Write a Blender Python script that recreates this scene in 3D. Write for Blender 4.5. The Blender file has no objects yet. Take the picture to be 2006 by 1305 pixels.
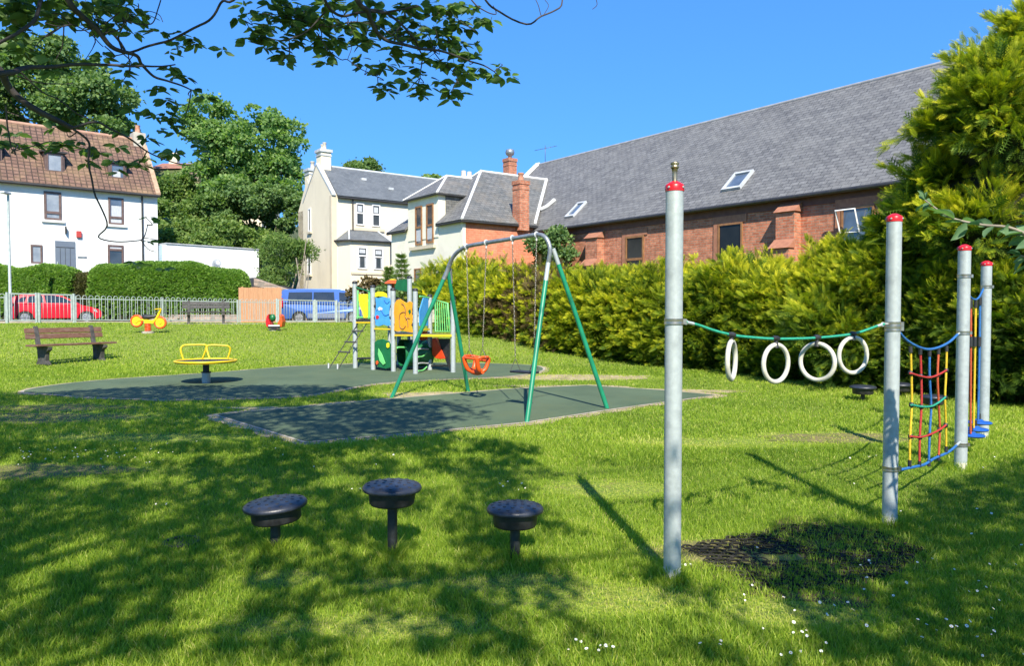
import bpy, bmesh, math, random
import numpy as np
from mathutils import Vector, Matrix, noise as mn
random.seed(7); rng = np.random.default_rng(11)
S = bpy.context.scene; COL = S.collection
R = math.radians
# ------------------------------------------------------------------ camera
W, H, F = 2006.0, 1305.0, 1450.0
CH, PITCH = 1.55, math.atan(44.5/1450)
cd = bpy.data.cameras.new('camera'); cam = bpy.data.objects.new('camera', cd); COL.objects.link(cam)
cd.sensor_width = 36; cd.lens = F/W*36; cd.clip_start = .05; cd.clip_end = 1500
cam.location = (0, 0, CH); cam.rotation_euler = (math.pi/2-PITCH, 0, 0); S.camera = cam
# ------------------------------------------------------------------ light
SUN_EL = R(43.5); SAZ = Vector((.13, -.99)).normalized()
wd = bpy.data.worlds.new('World'); S.world = wd; wd.use_nodes = True
nt = wd.node_tree; sky = nt.nodes.new('ShaderNodeTexSky'); sky.sky_type = 'NISHITA'; sky.sun_disc = False
sky.sun_elevation = SUN_EL; sky.sun_rotation = R(172.5); sky.ozone_density = 6.0; sky.air_density = 1.15; sky.dust_density = .15
bg = nt.nodes['Background']; hs_ = nt.nodes.new('ShaderNodeHueSaturation'); hs_.inputs['Saturation'].default_value = 1.0; hs_.inputs['Value'].default_value = 1.0; gm_ = nt.nodes.new('ShaderNodeGamma'); gm_.inputs[1].default_value = .5; nt.links.new(sky.outputs[0], gm_.inputs[0]); nt.links.new(gm_.outputs[0], hs_.inputs['Color']); tn_ = nt.nodes.new('ShaderNodeMix'); tn_.data_type = 'RGBA'; tn_.blend_type = 'MULTIPLY'; tn_.inputs[0].default_value = 1; tn_.inputs[7].default_value = (.36, .93, 1.85, 1); nt.links.new(hs_.outputs[0], tn_.inputs[6]); nt.links.new(tn_.outputs[2], bg.inputs[0]); bg.inputs[1].default_value = .15
sl = bpy.data.lights.new('sun', 'SUN'); sun = bpy.data.objects.new('sun', sl); COL.objects.link(sun)
sl.energy = 5.0; sl.angle = R(.55); sl.color = (1, .93, .79)
to_sun = Vector((SAZ.x*math.cos(SUN_EL), SAZ.y*math.cos(SUN_EL), math.sin(SUN_EL)))
sun.rotation_euler = to_sun.to_track_quat('Z', 'Y').to_euler(); sun.location = (0, 0, 30)
S.view_settings.view_transform = 'Standard'; S.view_settings.look = 'None'; S.view_settings.gamma = 1
S.view_settings.exposure = .9
S.cycles.max_bounces = 8; S.cycles.transparent_max_bounces = 8
# ------------------------------------------------------------------ ground profile and pixel helpers
_GY = [-60, 0, 5.5, 7, 10, 12, 14.5, 17, 18.5, 20.5, 23, 25, 27, 31, 40, 44, 70]
_GZ = [0, 0, .01, .06, .16, .22, .28, .36, .46, .74, .93, 1.03, 1.066, .995, .83, .8, .8]
_ty = np.arange(-60, 70, .05); _tz = np.interp(_ty, _GY, _GZ); _k = np.ones(25)/25
_tz = np.convolve(np.pad(_tz, 12, mode='edge'), _k, mode='valid')
def gz(y): return np.interp(y, _ty, _tz)
def ray(px, py):
    u = (px-W/2)/F; v = (H/2-py)/F; c, s = math.cos(PITCH), math.sin(PITCH)
    return Vector((u, c+v*s, -s+v*c))
def P(px, py, d):
    r = ray(px, py); t = d/r.y
    return Vector((r.x*t, d, CH+r.z*t))
def G(px, py):
    r = ray(px, py); d = .5
    while d < 60:
        t = d/r.y
        if CH+r.z*t <= gz(d): return Vector((r.x*t, d, float(gz(d))))
        d += .02
    return Vector((r.x*60/r.y, 60, .8))
def onpl(px, py, A, B, off=0):
    """the ray's point on the vertical plane through A and B"""
    A = Vector(A); B = Vector(B); d = B-A; n = Vector((d.y, -d.x, 0)).normalized(); r = ray(px, py)
    o = Vector((0, 0, CH)); t = (n.dot(Vector((A.x, A.y, 0)))+off)/n.dot(Vector((r.x, r.y, 0)))
    return o+r*t
AX = Vector((.802, .597, 0)).normalized(); AY = Vector((-AX.y, AX.x, 0)); ANG = math.atan2(AX.y, AX.x)
def NS(n, s, z): return AX*n+AY*s+Vector((0, 0, z))
def pixNS(px, py, n=None, s=None):
    r = ray(px, py)
    t = n/r.dot(AX) if n is not None else s/r.dot(AY)
    p = r*t
    return p.dot(AX), p.dot(AY), p.z+CH
# ------------------------------------------------------------------ materials
def _nt(name):
    m = bpy.data.materials.new(name); m.use_nodes = True; t = m.node_tree
    return m, t, t.nodes['Principled BSDF'], t.nodes.new, t.links.new
def c4(c): return (c[0], c[1], c[2], 1)
def mat(name, col, rough=.6, metal=0, col2=None, scale=4, bump=0, bscale=60, stretch=(1, 1, 1), spec=.5, detail=5, col3=None, scale3=.5, ramp=(.35, .65)):
    m, t, b, N, L = _nt(name)
    b.inputs['Base Color'].default_value = c4(col); b.inputs['Roughness'].default_value = rough
    b.inputs['Metallic'].default_value = metal; b.inputs['Specular IOR Level'].default_value = spec
    tc = N('ShaderNodeTexCoord'); mp = N('ShaderNodeMapping'); mp.inputs['Scale'].default_value = stretch
    L(tc.outputs['Object'], mp.inputs[0])
    if col2 is None: col2 = tuple(c*.8 for c in col)
    n = N('ShaderNodeTexNoise'); n.inputs['Scale'].default_value = scale; n.inputs['Detail'].default_value = detail
    L(mp.outputs[0], n.inputs['Vector'])
    rp = N('ShaderNodeValToRGB'); rp.color_ramp.elements[0].position = ramp[0]; rp.color_ramp.elements[1].position = ramp[1]
    rp.color_ramp.elements[0].color = c4(col); rp.color_ramp.elements[1].color = c4(col2)
    L(n.outputs['Fac'], rp.inputs[0]); out = rp.outputs[0]
    if col3 is not None:
        n3 = N('ShaderNodeTexNoise'); n3.inputs['Scale'].default_value = scale3; n3.inputs['Detail'].default_value = 6; n3.inputs['Roughness'].default_value = .7
        L(mp.outputs[0], n3.inputs['Vector']); mr = N('ShaderNodeMapRange'); mr.inputs[1].default_value = .5; mr.inputs[2].default_value = .7
        L(n3.outputs['Fac'], mr.inputs[0]); mx = N('ShaderNodeMix'); mx.data_type = 'RGBA'
        L(mr.outputs[0], mx.inputs[0]); L(out, mx.inputs[6]); mx.inputs[7].default_value = c4(col3); out = mx.outputs[2]
    L(out, b.inputs['Base Color'])
    if bump:
        nb = N('ShaderNodeTexNoise'); nb.inputs['Scale'].default_value = bscale; nb.inputs['Detail'].default_value = 4
        L(mp.outputs[0], nb.inputs['Vector']); bp = N('ShaderNodeBump'); bp.inputs['Strength'].default_value = bump; bp.inputs['Distance'].default_value = .02
        L(nb.outputs['Fac'], bp.inputs['Height']); L(bp.outputs[0], b.inputs['Normal'])
    return m
def brickmat(name, ca, cb, mortar, bw, rh, ms, ang, axis='xy', rough=.85, bump=.5, vs=1.0, offset=.5, stain=None, var=.35, blot=.6, msm=.1, distort=.012, stain_amt=.6):
    """courses laid in real metres in a frame turned by ang"""
    m, t, b, N, L = _nt(name); b.inputs['Roughness'].default_value = rough
    tc = N('ShaderNodeTexCoord'); mp = N('ShaderNodeMapping'); mp.inputs['Rotation'].default_value = (0, 0, -ang)
    L(tc.outputs['Object'], mp.inputs[0]); sp = N('ShaderNodeSeparateXYZ'); L(mp.outputs[0], sp.inputs[0])
    nd = N('ShaderNodeTexNoise'); nd.inputs['Scale'].default_value = 3; L(mp.outputs[0], nd.inputs['Vector'])
    if axis == 'xy':
        ad = N('ShaderNodeMath'); L(sp.outputs[0], ad.inputs[0]); L(sp.outputs[1], ad.inputs[1]); u = ad.outputs[0]
    else: u = sp.outputs[0 if axis == 'x' else 1]
    mz = N('ShaderNodeMath'); mz.operation = 'MULTIPLY'; L(sp.outputs[2], mz.inputs[0]); mz.inputs[1].default_value = vs
    dz = N('ShaderNodeMath'); dz.operation = 'MULTIPLY_ADD'; L(nd.outputs['Fac'], dz.inputs[0]); dz.inputs[1].default_value = distort*3; L(mz.outputs[0], dz.inputs[2])
    cx = N('ShaderNodeCombineXYZ'); L(u, cx.inputs[0]); L(dz.outputs[0], cx.inputs[1])
    br = N('ShaderNodeTexBrick'); br.offset = offset; L(cx.outputs[0], br.inputs['Vector']); br.inputs['Scale'].default_value = 1
    br.inputs['Color1'].default_value = c4(ca); br.inputs['Color2'].default_value = c4(cb); br.inputs['Mortar'].default_value = c4(mortar)
    br.inputs['Brick Width'].default_value = bw; br.inputs['Row Height'].default_value = rh
    br.inputs['Mortar Size'].default_value = ms; br.inputs['Mortar Smooth'].default_value = msm; br.inputs['Bias'].default_value = 0
    ns = N('ShaderNodeTexNoise'); ns.inputs['Scale'].default_value = 6; ns.inputs['Detail'].default_value = 8; ns.inputs['Roughness'].default_value = .75
    L(mp.outputs[0], ns.inputs['Vector']); mr = N('ShaderNodeMapRange'); mr.inputs[1].default_value = .3; mr.inputs[2].default_value = .7
    mr.inputs[3].default_value = 1-var; mr.inputs[4].default_value = 1+var; L(ns.outputs['Fac'], mr.inputs[0])
    mx = N('ShaderNodeMix'); mx.data_type = 'RGBA'; mx.blend_type = 'MULTIPLY'; mx.inputs[0].default_value = 1
    L(br.outputs['Color'], mx.inputs[6]); cc = N('ShaderNodeCombineColor'); [L(mr.outputs[0], cc.inputs[i]) for i in range(3)]; L(cc.outputs[0], mx.inputs[7])
    out = mx.outputs[2]
    if stain:
        n2 = N('ShaderNodeTexNoise'); n2.inputs['Scale'].default_value = blot; n2.inputs['Detail'].default_value = 7; n2.inputs['Roughness'].default_value = .7; L(mp.outputs[0], n2.inputs['Vector'])
        m2 = N('ShaderNodeMapRange'); m2.inputs[1].default_value = .45; m2.inputs[2].default_value = .72; m2.inputs[4].default_value = stain_amt; L(n2.outputs['Fac'], m2.inputs[0])
        x2 = N('ShaderNodeMix'); x2.data_type = 'RGBA'; L(m2.outputs[0], x2.inputs[0]); L(out, x2.inputs[6]); x2.inputs[7].default_value = c4(stain); out = x2.outputs[2]
    L(out, b.inputs['Base Color'])
    bp = N('ShaderNodeBump'); bp.inputs['Strength'].default_value = bump; bp.inputs['Distance'].default_value = .02; bp.invert = True
    ah = N('ShaderNodeMath'); ah.operation = 'MULTIPLY_ADD'; L(ns.outputs['Fac'], ah.inputs[0]); ah.inputs[1].default_value = -.6; L(br.outputs['Fac'], ah.inputs[2])
    L(ah.outputs[0], bp.inputs['Height']); L(bp.outputs[0], b.inputs['Normal'])
    return m
def leafmat(name, stops, trans=.35, rough=.55, noise_amt=.25, nscale=1.2, spec=.35):
    m, t, b, N, L = _nt(name)
    at = N('ShaderNodeAttribute'); at.attribute_name = 'v'
    tc = N('ShaderNodeTexCoord'); n = N('ShaderNodeTexNoise'); n.inputs['Scale'].default_value = nscale; n.inputs['Detail'].default_value = 3; L(tc.outputs['Object'], n.inputs['Vector'])
    ma = N('ShaderNodeMath'); ma.operation = 'MULTIPLY_ADD'; L(n.outputs['Fac'], ma.inputs[0]); ma.inputs[1].default_value = noise_amt*2; L(at.outputs['Fac'], ma.inputs[2])
    ms = N('ShaderNodeMath'); ms.operation = 'SUBTRACT'; L(ma.outputs[0], ms.inputs[0]); ms.inputs[1].default_value = noise_amt
    rp = N('ShaderNodeValToRGB'); cr = rp.color_ramp
    for i, (p, c) in enumerate(stops):
        e = cr.elements[i] if i < 2 else cr.elements.new(p)
        e.position = p; e.color = c4(c)
    L(ms.outputs[0], rp.inputs[0]); L(rp.outputs[0], b.inputs['Base Color']); b.inputs['Roughness'].default_value = rough; b.inputs['Specular IOR Level'].default_value = spec
    tr = N('ShaderNodeBsdfTranslucent'); hs = N('ShaderNodeMix'); hs.data_type = 'RGBA'; hs.blend_type = 'MULTIPLY'; hs.inputs[0].default_value = 1
    L(rp.outputs[0], hs.inputs[6]); hs.inputs[7].default_value = (1.3, 1.5, .6, 1); L(hs.outputs[2], tr.inputs[0])
    mx = N('ShaderNodeMixShader'); mx.inputs[0].default_value = trans; L(b.outputs[0], mx.inputs[1]); L(tr.outputs[0], mx.inputs[2])
    L(mx.outputs[0], t.nodes['Material Output'].inputs[0])
    return m
def glassmat(name, col=(.03, .035, .04), rough=.05):
    m = mat(name, col, rough, 0, tuple(c*1.8 for c in col), 1.5, spec=1.0)
    return m
M = {}
M['steel'] = mat('galvanised_steel', (.37, .41, .41), .5, .25, (.43, .475, .47), 30, bump=.05, bscale=140, col3=(.31, .345, .345), scale3=9)
M['tube'] = mat('weathered_tube', (.22, .24, .25), .45, .6, (.33, .35, .36), 14)
M['band'] = mat('clamp_steel', (.38, .33, .26), .35, .9, (.5, .46, .38), 30)
M['brass'] = mat('tarnished_finial', (.2, .17, .12), .35, .8, (.4, .35, .24), 30)
M['red'] = mat('red_plastic', (.62, .012, .02), .35, 0, (.5, .01, .015), 12)
M['green'] = mat('green_paint', (.008, .19, .095), .42, 0, (.012, .24, .125), 5, bump=.03, col3=(.012, .14, .075), scale3=2)
M['rope_green'] = mat('green_rope', (.02, .36, .22), .6, 0, (.01, .25, .15), 80, bump=.5, bscale=200)
M['rope_blue'] = mat('blue_rope', (.02, .16, .46), .6, 0, (.015, .1, .3), 80, bump=.5, bscale=200)
M['rope_red'] = mat('red_rope', (.5, .03, .02), .6, 0, (.35, .02, .02), 80, bump=.5, bscale=200)
M['rope_yellow'] = mat('yellow_rope', (.72, .5, .015), .6, 0, (.55, .36, .01), 80, bump=.5, bscale=200)
M['rope_orange'] = mat('orange_rope', (.55, .09, .02), .6, 0, (.4, .06, .02), 80, bump=.5, bscale=200)
M['ring'] = mat('offwhite_ring', (.6, .58, .5), .5, 0, (.48, .46, .38), 25)
M['black'] = mat('black_plastic', (.012, .012, .014), .5, 0, (.03, .03, .032), 20)
M['pod'] = mat('blue_black_rubber', (.016, .02, .032), .42, 0, (.03, .035, .05), 25, bump=.1, bscale=90, spec=.6)
M['podpost'] = mat('pod_post', (.012, .013, .012), .55, 0, (.03, .033, .03), 30)
M['bluestep'] = mat('blue_step', (.015, .1, .4), .4, 0, (.01, .07, .3), 15)
M['yellow'] = mat('yellow_paint', (.72, .52, .01), .4, 0, (.62, .42, .01), 8)
M['orange'] = mat('orange_plastic', (.72, .1, .01), .4, 0, (.6, .07, .01), 10)
M['cable'] = mat('chain_metal', (.09, .085, .075), .5, .6, (.16, .15, .13), 60)
M['plyblue'] = mat('blue_panel', (.05, .27, .62), .45, 0, (.07, .32, .68), 8)
M['plyorange'] = mat('orange_panel', (.78, .36, .01), .45, 0, (.72, .3, .01), 8)
M['plyyellow'] = mat('yellow_panel', (.8, .68, .01), .45, 0, (.75, .6, .01), 8)
M['dkgreen'] = mat('dark_green_plastic', (.006, .1, .03), .4, 0, (.01, .14, .045), 8)
M['ltgreen'] = mat('light_green_paint', (.13, .5, .14), .45, 0, (.17, .56, .18), 8)
M['slide'] = mat('red_slide', (.75, .07, .01), .35, 0, (.68, .05, .01), 8)
M['brownwood'] = mat('brown_slat', (.11, .05, .03), .7, 0, (.18, .09, .055), 12, bump=.2, stretch=(1, 6, 6), col3=(.2, .13, .1), scale3=3)
M['darkwood'] = mat('dark_slat', (.03, .03, .028), .7, 0, (.07, .065, .06), 12, bump=.2)
M['concrete'] = mat('pale_concrete', (.42, .38, .31), .9, 0, (.3, .27, .22), 6, bump=.4, bscale=60)
M['kerb'] = mat('edging_kerb', (.42, .37, .28), .9, 0, (.30, .27, .2), 5, bump=.4, bscale=60)
M['asphalt'] = mat('asphalt', (.07, .068, .066), .9, 0, (.1, .095, .09), 3, bump=.3, bscale=90)
M['pave'] = mat('pavement', (.2, .18, .16), .9, 0, (.27, .24, .21), 2, bump=.3, bscale=50)
M['rubber'] = mat('green_rubber_surface', (.075, .110, .068), .95, 0, (.10, .140, .085), 1.2, bump=.5, bscale=160, col3=(.105, .135, .075), scale3=.8, spec=.15)
M['fencemetal'] = mat('pale_fence_metal', (.42, .47, .45), .5, .3, (.32, .37, .35), 10)
M['timber'] = mat('orange_timber', (.50, .27, .14), .8, 0, (.40, .2, .10), 6, bump=.2, stretch=(8, 8, .6), col3=(.34, .18, .09), scale3=2)
M['frame_brown'] = mat('brown_window_frame', (.1, .065, .055), .5, 0, (.14, .09, .08), 6)
M['frame_oak'] = mat('oak_window_frame', (.22, .1, .04), .5, 0, (.3, .15, .06), 6)
M['frame_white'] = mat('white_window_frame', (.75, .75, .74), .5, 0, (.68, .68, .67), 6)
M['glass'] = glassmat('window_glass'); M['glass_blue'] = glassmat('sky_glass', (.06, .08, .11))
M['glass_dim'] = mat('dim_glass', (.035, .05, .06), .12, 0, (.06, .07, .08), 2, spec=.4)
M['glass_dark'] = mat('dark_glass', (.012, .014, .014), .12, 0, (.02, .022, .022), 2, spec=.25)
M['curtain'] = mat('net_curtain', (.5, .52, .55), .8, 0, (.35, .37, .4), 12, stretch=(6, 6, .5))
M['blind'] = mat('window_blind', (.2, .23, .27), .25, 0, (.28, .31, .35), 3, spec=.8)
M['whitewall'] = mat('white_render', (.74, .76, .76), .85, 0, (.68, .7, .69), 1.2, bump=.15, bscale=40, col3=(.6, .6, .57), scale3=.45)
M['creamwall'] = mat('cream_render', (.72, .635, .475), .88, 0, (.67, .59, .44), .9, bump=.15, bscale=40, col3=(.58, .51, .39), scale3=.5, stretch=(1, 1, .5))
M['creamtrim'] = mat('cream_stone', (.58, .50, .37), .8, 0, (.52, .45, .33), 3)
M['wingwall'] = mat('pale_render', (.80, .755, .62), .9, 0, (.74, .70, .57), .8, bump=.2, bscale=40, col3=(.64, .6, .49), scale3=.6)
M['door'] = mat('grey_blue_door', (.12, .145, .19), .45, 0, (.14, .17, .21), 3)
M['gutter'] = mat('dark_gutter', (.02, .02, .022), .5, 0, (.035, .033, .03), 8)
M['lead'] = mat('pale_lead', (.52, .54, .56), .6, .1, (.4, .42, .43), 3)
M['copewhite'] = mat('white_coping', (.7, .7, .68), .7, 0, (.58, .58, .56), 2)
M['pot'] = mat('clay_pot', (.42, .16, .09), .8, 0, (.5, .3, .2), 8)
M['potpale'] = mat('pale_pot', (.6, .56, .48), .8, 0, (.5, .45, .36), 8)
M['brick'] = brickmat('red_brick', (.38, .11, .052), (.54, .20, .11), (.36, .23, .16), .25, .082, .012, ANG, stain=(.28, .13, .08), var=.45, bump=.9, stain_amt=.5)
M['brick_orange'] = brickmat('orange_brick', (.52, .16, .08), (.58, .22, .12), (.5, .24, .15), .24, .085, .01, ANG, stain=(.36, .12, .07), var=.25, bump=.4, stain_amt=.5)
M['sandstone'] = mat('red_sandstone', (.38, .17, .10), .85, 0, (.30, .125, .075), 8, bump=.4)
M['slate_main'] = brickmat('slate_main', (.115, .112, .108), (.168, .165, .158), (.035, .037, .036), .28, .17, .008, ANG, 'y', rough=.62, bump=.9, vs=1.5, stain=(.2, .195, .18), var=.34, blot=1.3, distort=.01, stain_amt=.55)
M['slate_side'] = brickmat('slate_side', (.10, .105, .10), (.155, .155, .148), (.05, .05, .052), .26, .16, .008, ANG, 'x', rough=.62, bump=.8, vs=1.5, stain=(.2, .165, .12), var=.3, blot=1.0, stain_amt=.6)
M['slate_cream'] = brickmat('slate_cream', (.09, .10, .108), (.12, .132, .14), (.06, .06, .062), .26, .18, .006, ANG, 'x', rough=.55, bump=.5, vs=1.5, stain=(.15, .16, .17), var=.2, blot=.8)
ANG_W = math.atan2(.65, .76)
M['pantile'] = brickmat('pantile', (.13, .073, .052), (.175, .10, .072), (.045, .028, .02), .25, .23, .03, ANG_W, 'x', rough=.85, bump=1, vs=1.25, offset=0, stain=(.3, .2, .1), var=.35, blot=1.1, msm=.6, distort=0)
M['fartile'] = brickmat('far_tile', (.3, .13, .09), (.36, .17, .11), (.15, .07, .05), .3, .3, .02, ANG, 'xy', var=.3)
M['stone'] = brickmat('rubble_wall', (.26, .2, .16), (.36, .28, .22), (.2, .17, .14), .45, .2, .03, ANG_W, var=.4, bump=1)
M['carred'] = mat('red_car_paint', (.62, .012, .03), .35, 0, (.56, .01, .024), 2, spec=.3)
M['carblue'] = mat('blue_van_paint', (.055, .14, .42), .25, .25, (.05, .12, .37), 2, spec=.7)
M['vanlow'] = mat('dusty_van_sill', (.13, .17, .27), .5, .1, (.18, .2, .26), 6)
M['tyre'] = mat('tyre', (.012, .012, .012), .85, 0, (.03, .03, .03), 20)
M['rim'] = mat('alloy', (.5, .5, .52), .35, .7, (.4, .4, .42), 20)
M['carglass'] = mat('car_glass', (.02, .025, .03), .04, 0, (.03, .035, .04), 3, spec=1)
M['lamp_r'] = mat('tail_lamp', (.45, .01, .01), .2, 0, (.35, .01, .01), 20)
M['lamp_c'] = mat('clear_lamp', (.6, .6, .62), .15, .3, (.5, .5, .5), 20)
M['bark'] = mat('bark', (.045, .036, .03), .9, 0, (.085, .07, .055), 12, bump=.6, bscale=40, stretch=(1, 1, .3))
M['twig'] = mat('twig', (.035, .028, .03), .8, 0, (.06, .05, .045), 20)
M['paleb'] = mat('pale_bark', (.2, .17, .13), .9, 0, (.3, .26, .2), 8)
M['wornsoil'] = mat('worn_turf', (.20, .16, .08), .97, 0, (.12, .14, .04), 6, bump=.6, bscale=40, col3=(.15, .17, .05), scale3=2.5, spec=.05)
M['matrubber'] = mat('mat_rubber', (.018, .018, .014), .9, 0, (.04, .038, .03), 9, spec=.1)
M['matsoil'] = mat('dark_mat_soil', (.05, .045, .025), .98, 0, (.11, .085, .045), 4, bump=.6, bscale=40, col3=(.17, .12, .07), scale3=1.2, spec=.05)  # dark brown soil under the rubber mat
M['soil'] = mat('bare_sandy_soil', (.42, .33, .2), .95, 0, (.28, .22, .12), 5, bump=.6, bscale=40, col3=(.13, .14, .05), scale3=3)
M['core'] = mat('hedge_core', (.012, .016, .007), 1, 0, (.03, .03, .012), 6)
M['lawn'] = mat('lawn_ground', (.12, .19, .03), .95, 0, (.26, .32, .05), 34, bump=1.0, bscale=70, col3=(.20, .19, .06), scale3=9, spec=.1, ramp=(.4, .6))
M['hill'] = mat('hill_scrub', (.035, .06, .014), 1, 0, (.08, .1, .03), .8, bump=1, bscale=6, col3=(.14, .12, .06), scale3=.3)
M['grass'] = leafmat('grass_blades', [(0, (.09, .16, .02)), (.4, (.235, .345, .032)), (.75, (.40, .48, .055)), (1, (.58, .52, .18))], .48, .5, .3, 1.1, .25)
M['leafnear'] = leafmat('near_leaf', [(0, (.06, .11, .05)), (1, (.18, .27, .10))], .5, .45, .1)
M['leafcrown'] = leafmat('crown_leaf', [(0, (.02, .05, .012)), (1, (.06, .12, .025))], .12, .5, .1)
M['leafA'] = leafmat('ash_leaf', [(0, (.08, .16, .06)), (.5, (.19, .31, .10)), (1, (.36, .46, .15))], .5, .6, .3, .35)
M['leafB'] = leafmat('dark_tree_leaf', [(0, (.06, .12, .045)), (.5, (.13, .22, .07)), (1, (.25, .34, .09))], .38, .6, .3, .35)
M['leafC'] = leafmat('bush_leaf', [(0, (.06, .12, .035)), (.5, (.14, .23, .055)), (1, (.28, .35, .09))], .42, .6, .35, .4)
M['privet'] = leafmat('privet_leaf', [(0, (.06, .14, .025)), (.5, (.16, .29, .05)), (1, (.28, .41, .08))], .4, .55, .25, .8)
M['privet_dry'] = leafmat('dry_privet_leaf', [(0, (.05, .06, .02)), (.5, (.11, .12, .04)), (1, (.2, .17, .08))], .3, .6, .25, .8)
M['conifer'] = leafmat('golden_conifer', [(0, (.022, .055, .010)), (.3, (.09, .16, .016)), (.6, (.31, .36, .02)), (1, (.66, .60, .03))], .34, .6, .2, .9, .2)
M['conifer_dry'] = leafmat('dead_conifer', [(0, (.03, .024, .010)), (.5, (.10, .07, .028)), (1, (.2, .15, .05))], .15, .8, .2, 1)
M['budd'] = leafmat('grey_green_leaf', [(0, (.08, .16, .07)), (1, (.2, .32, .15))], .35, .6, .15, 3)
M['daisy'] = mat('daisy_petal', (.8, .8, .78), .7, 0, (.75, .75, .7), 30)
M['daisyeye'] = mat('daisy_eye', (.8, .55, .05), .7)
# ------------------------------------------------------------------ mesh helpers
ORI = {}
def tag(o, label=None, cat=None, group=None, kind=None):
    if label: o['label'] = label
    if cat: o['category'] = cat
    if group: o['group'] = group
    if kind: o['kind'] = kind
    return o
def thing(name, label, cat, loc=(0, 0, 0), group=None):
    o = bpy.data.objects.new(name, None); COL.objects.link(o); o.location = loc; o.empty_display_size = .2
    ORI[o.name] = Vector(loc); return tag(o, label, cat, group)
class MB:
    def __init__(s): s.v = []; s.f = []; s.sm = []; s.mi = []; s.cur = 0
    def add(s, vs, fs, smooth=False):
        k = len(s.v); s.v += [Vector(v) for v in vs]; s.f += [tuple(i+k for i in f) for f in fs]; s.sm += [smooth]*len(fs); s.mi += [s.cur]*(len(s.f)-len(s.mi)); return s
    def box(s, c, sz, rz=0, rot=None):
        x, y, z = [a/2 for a in sz]; m = rot if rot is not None else Matrix.Rotation(rz, 3, 'Z'); c = Vector(c)
        vs = [c+m @ Vector((sx*x, sy*y, sz_*z)) for sz_ in (-1, 1) for sy in (-1, 1) for sx in (-1, 1)]
        return s.add(vs, [(0, 2, 3, 1), (4, 5, 7, 6), (0, 1, 5, 4), (2, 6, 7, 3), (0, 4, 6, 2), (1, 3, 7, 5)])
    def bar(s, a, b, w, h, up=Vector((0, 0, 1))):
        a = Vector(a); b = Vector(b); d = (b-a); l = d.length
        if l < 1e-6: return s
        d /= l; x = d.cross(up)
        if x.length < 1e-4: x = Vector((1, 0, 0))
        x.normalize(); y = x.cross(d).normalized()
        return s.box((a+b)/2, (w, l, h), rot=Matrix((x, d, y)).transposed())
    def tube(s, pts, r, n=10, closed=False, cap=True):
        pts = [Vector(p) for p in pts]; N = len(pts)
        rs = r if isinstance(r, (list, tuple)) else [r]*N
        T = []
        for i in range(N):
            if closed: t = pts[(i+1) % N]-pts[i-1]
            else: t = pts[min(i+1, N-1)]-pts[max(i-1, 0)]
            T.append(t.normalized() if t.length > 1e-9 else Vector((0, 0, 1)))
        x = T[0].orthogonal().normalized(); vs = []
        for i in range(N):
            x = (x-T[i]*x.dot(T[i]))
            x = x.normalized() if x.length > 1e-6 else T[i].orthogonal().normalized()
            y = T[i].cross(x)
            vs += [pts[i]+(x*math.cos(2*math.pi*k/n)+y*math.sin(2*math.pi*k/n))*rs[i] for k in range(n)]
        fs = [(i*n+k, i*n+(k+1) % n, ((i+1) % N)*n+(k+1) % n, ((i+1) % N)*n+k) for i in range(N if closed else N-1) for k in range(n)]
        s.add(vs, fs, True)
        if cap and not closed:
            k0 = len(s.v)-len(vs); s.f += [tuple(k0+n-1-k for k in range(n)), tuple(k0+(N-1)*n+k for k in range(n))]; s.sm += [False, False]; s.mi += [s.cur]*2
        return s
    def lathe(s, prof, c=(0, 0, 0), n=20, rot=None, smooth=True, caps=True):
        c = Vector(c); vs = []
        for r, z in prof:
            for k in range(n):
                p = Vector((r*math.cos(2*math.pi*k/n), r*math.sin(2*math.pi*k/n), z)); vs.append(c+(rot @ p if rot is not None else p))
        fs = [(i*n+k, i*n+(k+1) % n, (i+1)*n+(k+1) % n, (i+1)*n+k) for i in range(len(prof)-1) for k in range(n)]
        s.add(vs, fs, smooth); k0 = len(s.v)-len(vs)
        if caps and prof[0][0] > 1e-4: s.f.append(tuple(k0+n-1-k for k in range(n))); s.sm.append(False); s.mi.append(s.cur)
        if caps and prof[-1][0] > 1e-4: s.f.append(tuple(k0+(len(prof)-1)*n+k for k in range(n))); s.sm.append(False); s.mi.append(s.cur)
        return s
    def prism(s, poly, vec):
        vec = Vector(vec); n = len(poly); a = [Vector(p) for p in poly]; b = [p+vec for p in a]
        return s.add(a+b, [tuple(range(n-1, -1, -1)), tuple(range(n, 2*n))]+[(i, (i+1) % n, n+(i+1) % n, n+i) for i in range(n)])
    def quad(s, *p): return s.add(p, [tuple(range(len(p)))])
    def comps(s):
        par = list(range(len(s.v)))
        def fd(i):
            while par[i] != i: par[i] = par[par[i]]; i = par[i]
            return i
        for f in s.f:
            for i in f[1:]: par[fd(i)] = fd(f[0])
        g = {}
        for k, f in enumerate(s.f): g.setdefault(fd(f[0]), []).append(k)
        out = []
        for ks in g.values():
            ids = sorted({i for k in ks for i in s.f[k]}); mp = {i: j for j, i in enumerate(ids)}; q = MB(); q.v = [s.v[i] for i in ids]; q.f = [tuple(mp[i] for i in s.f[k]) for k in ks]; q.sm = [s.sm[k] for k in ks]; out.append(q)
        return out
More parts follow.
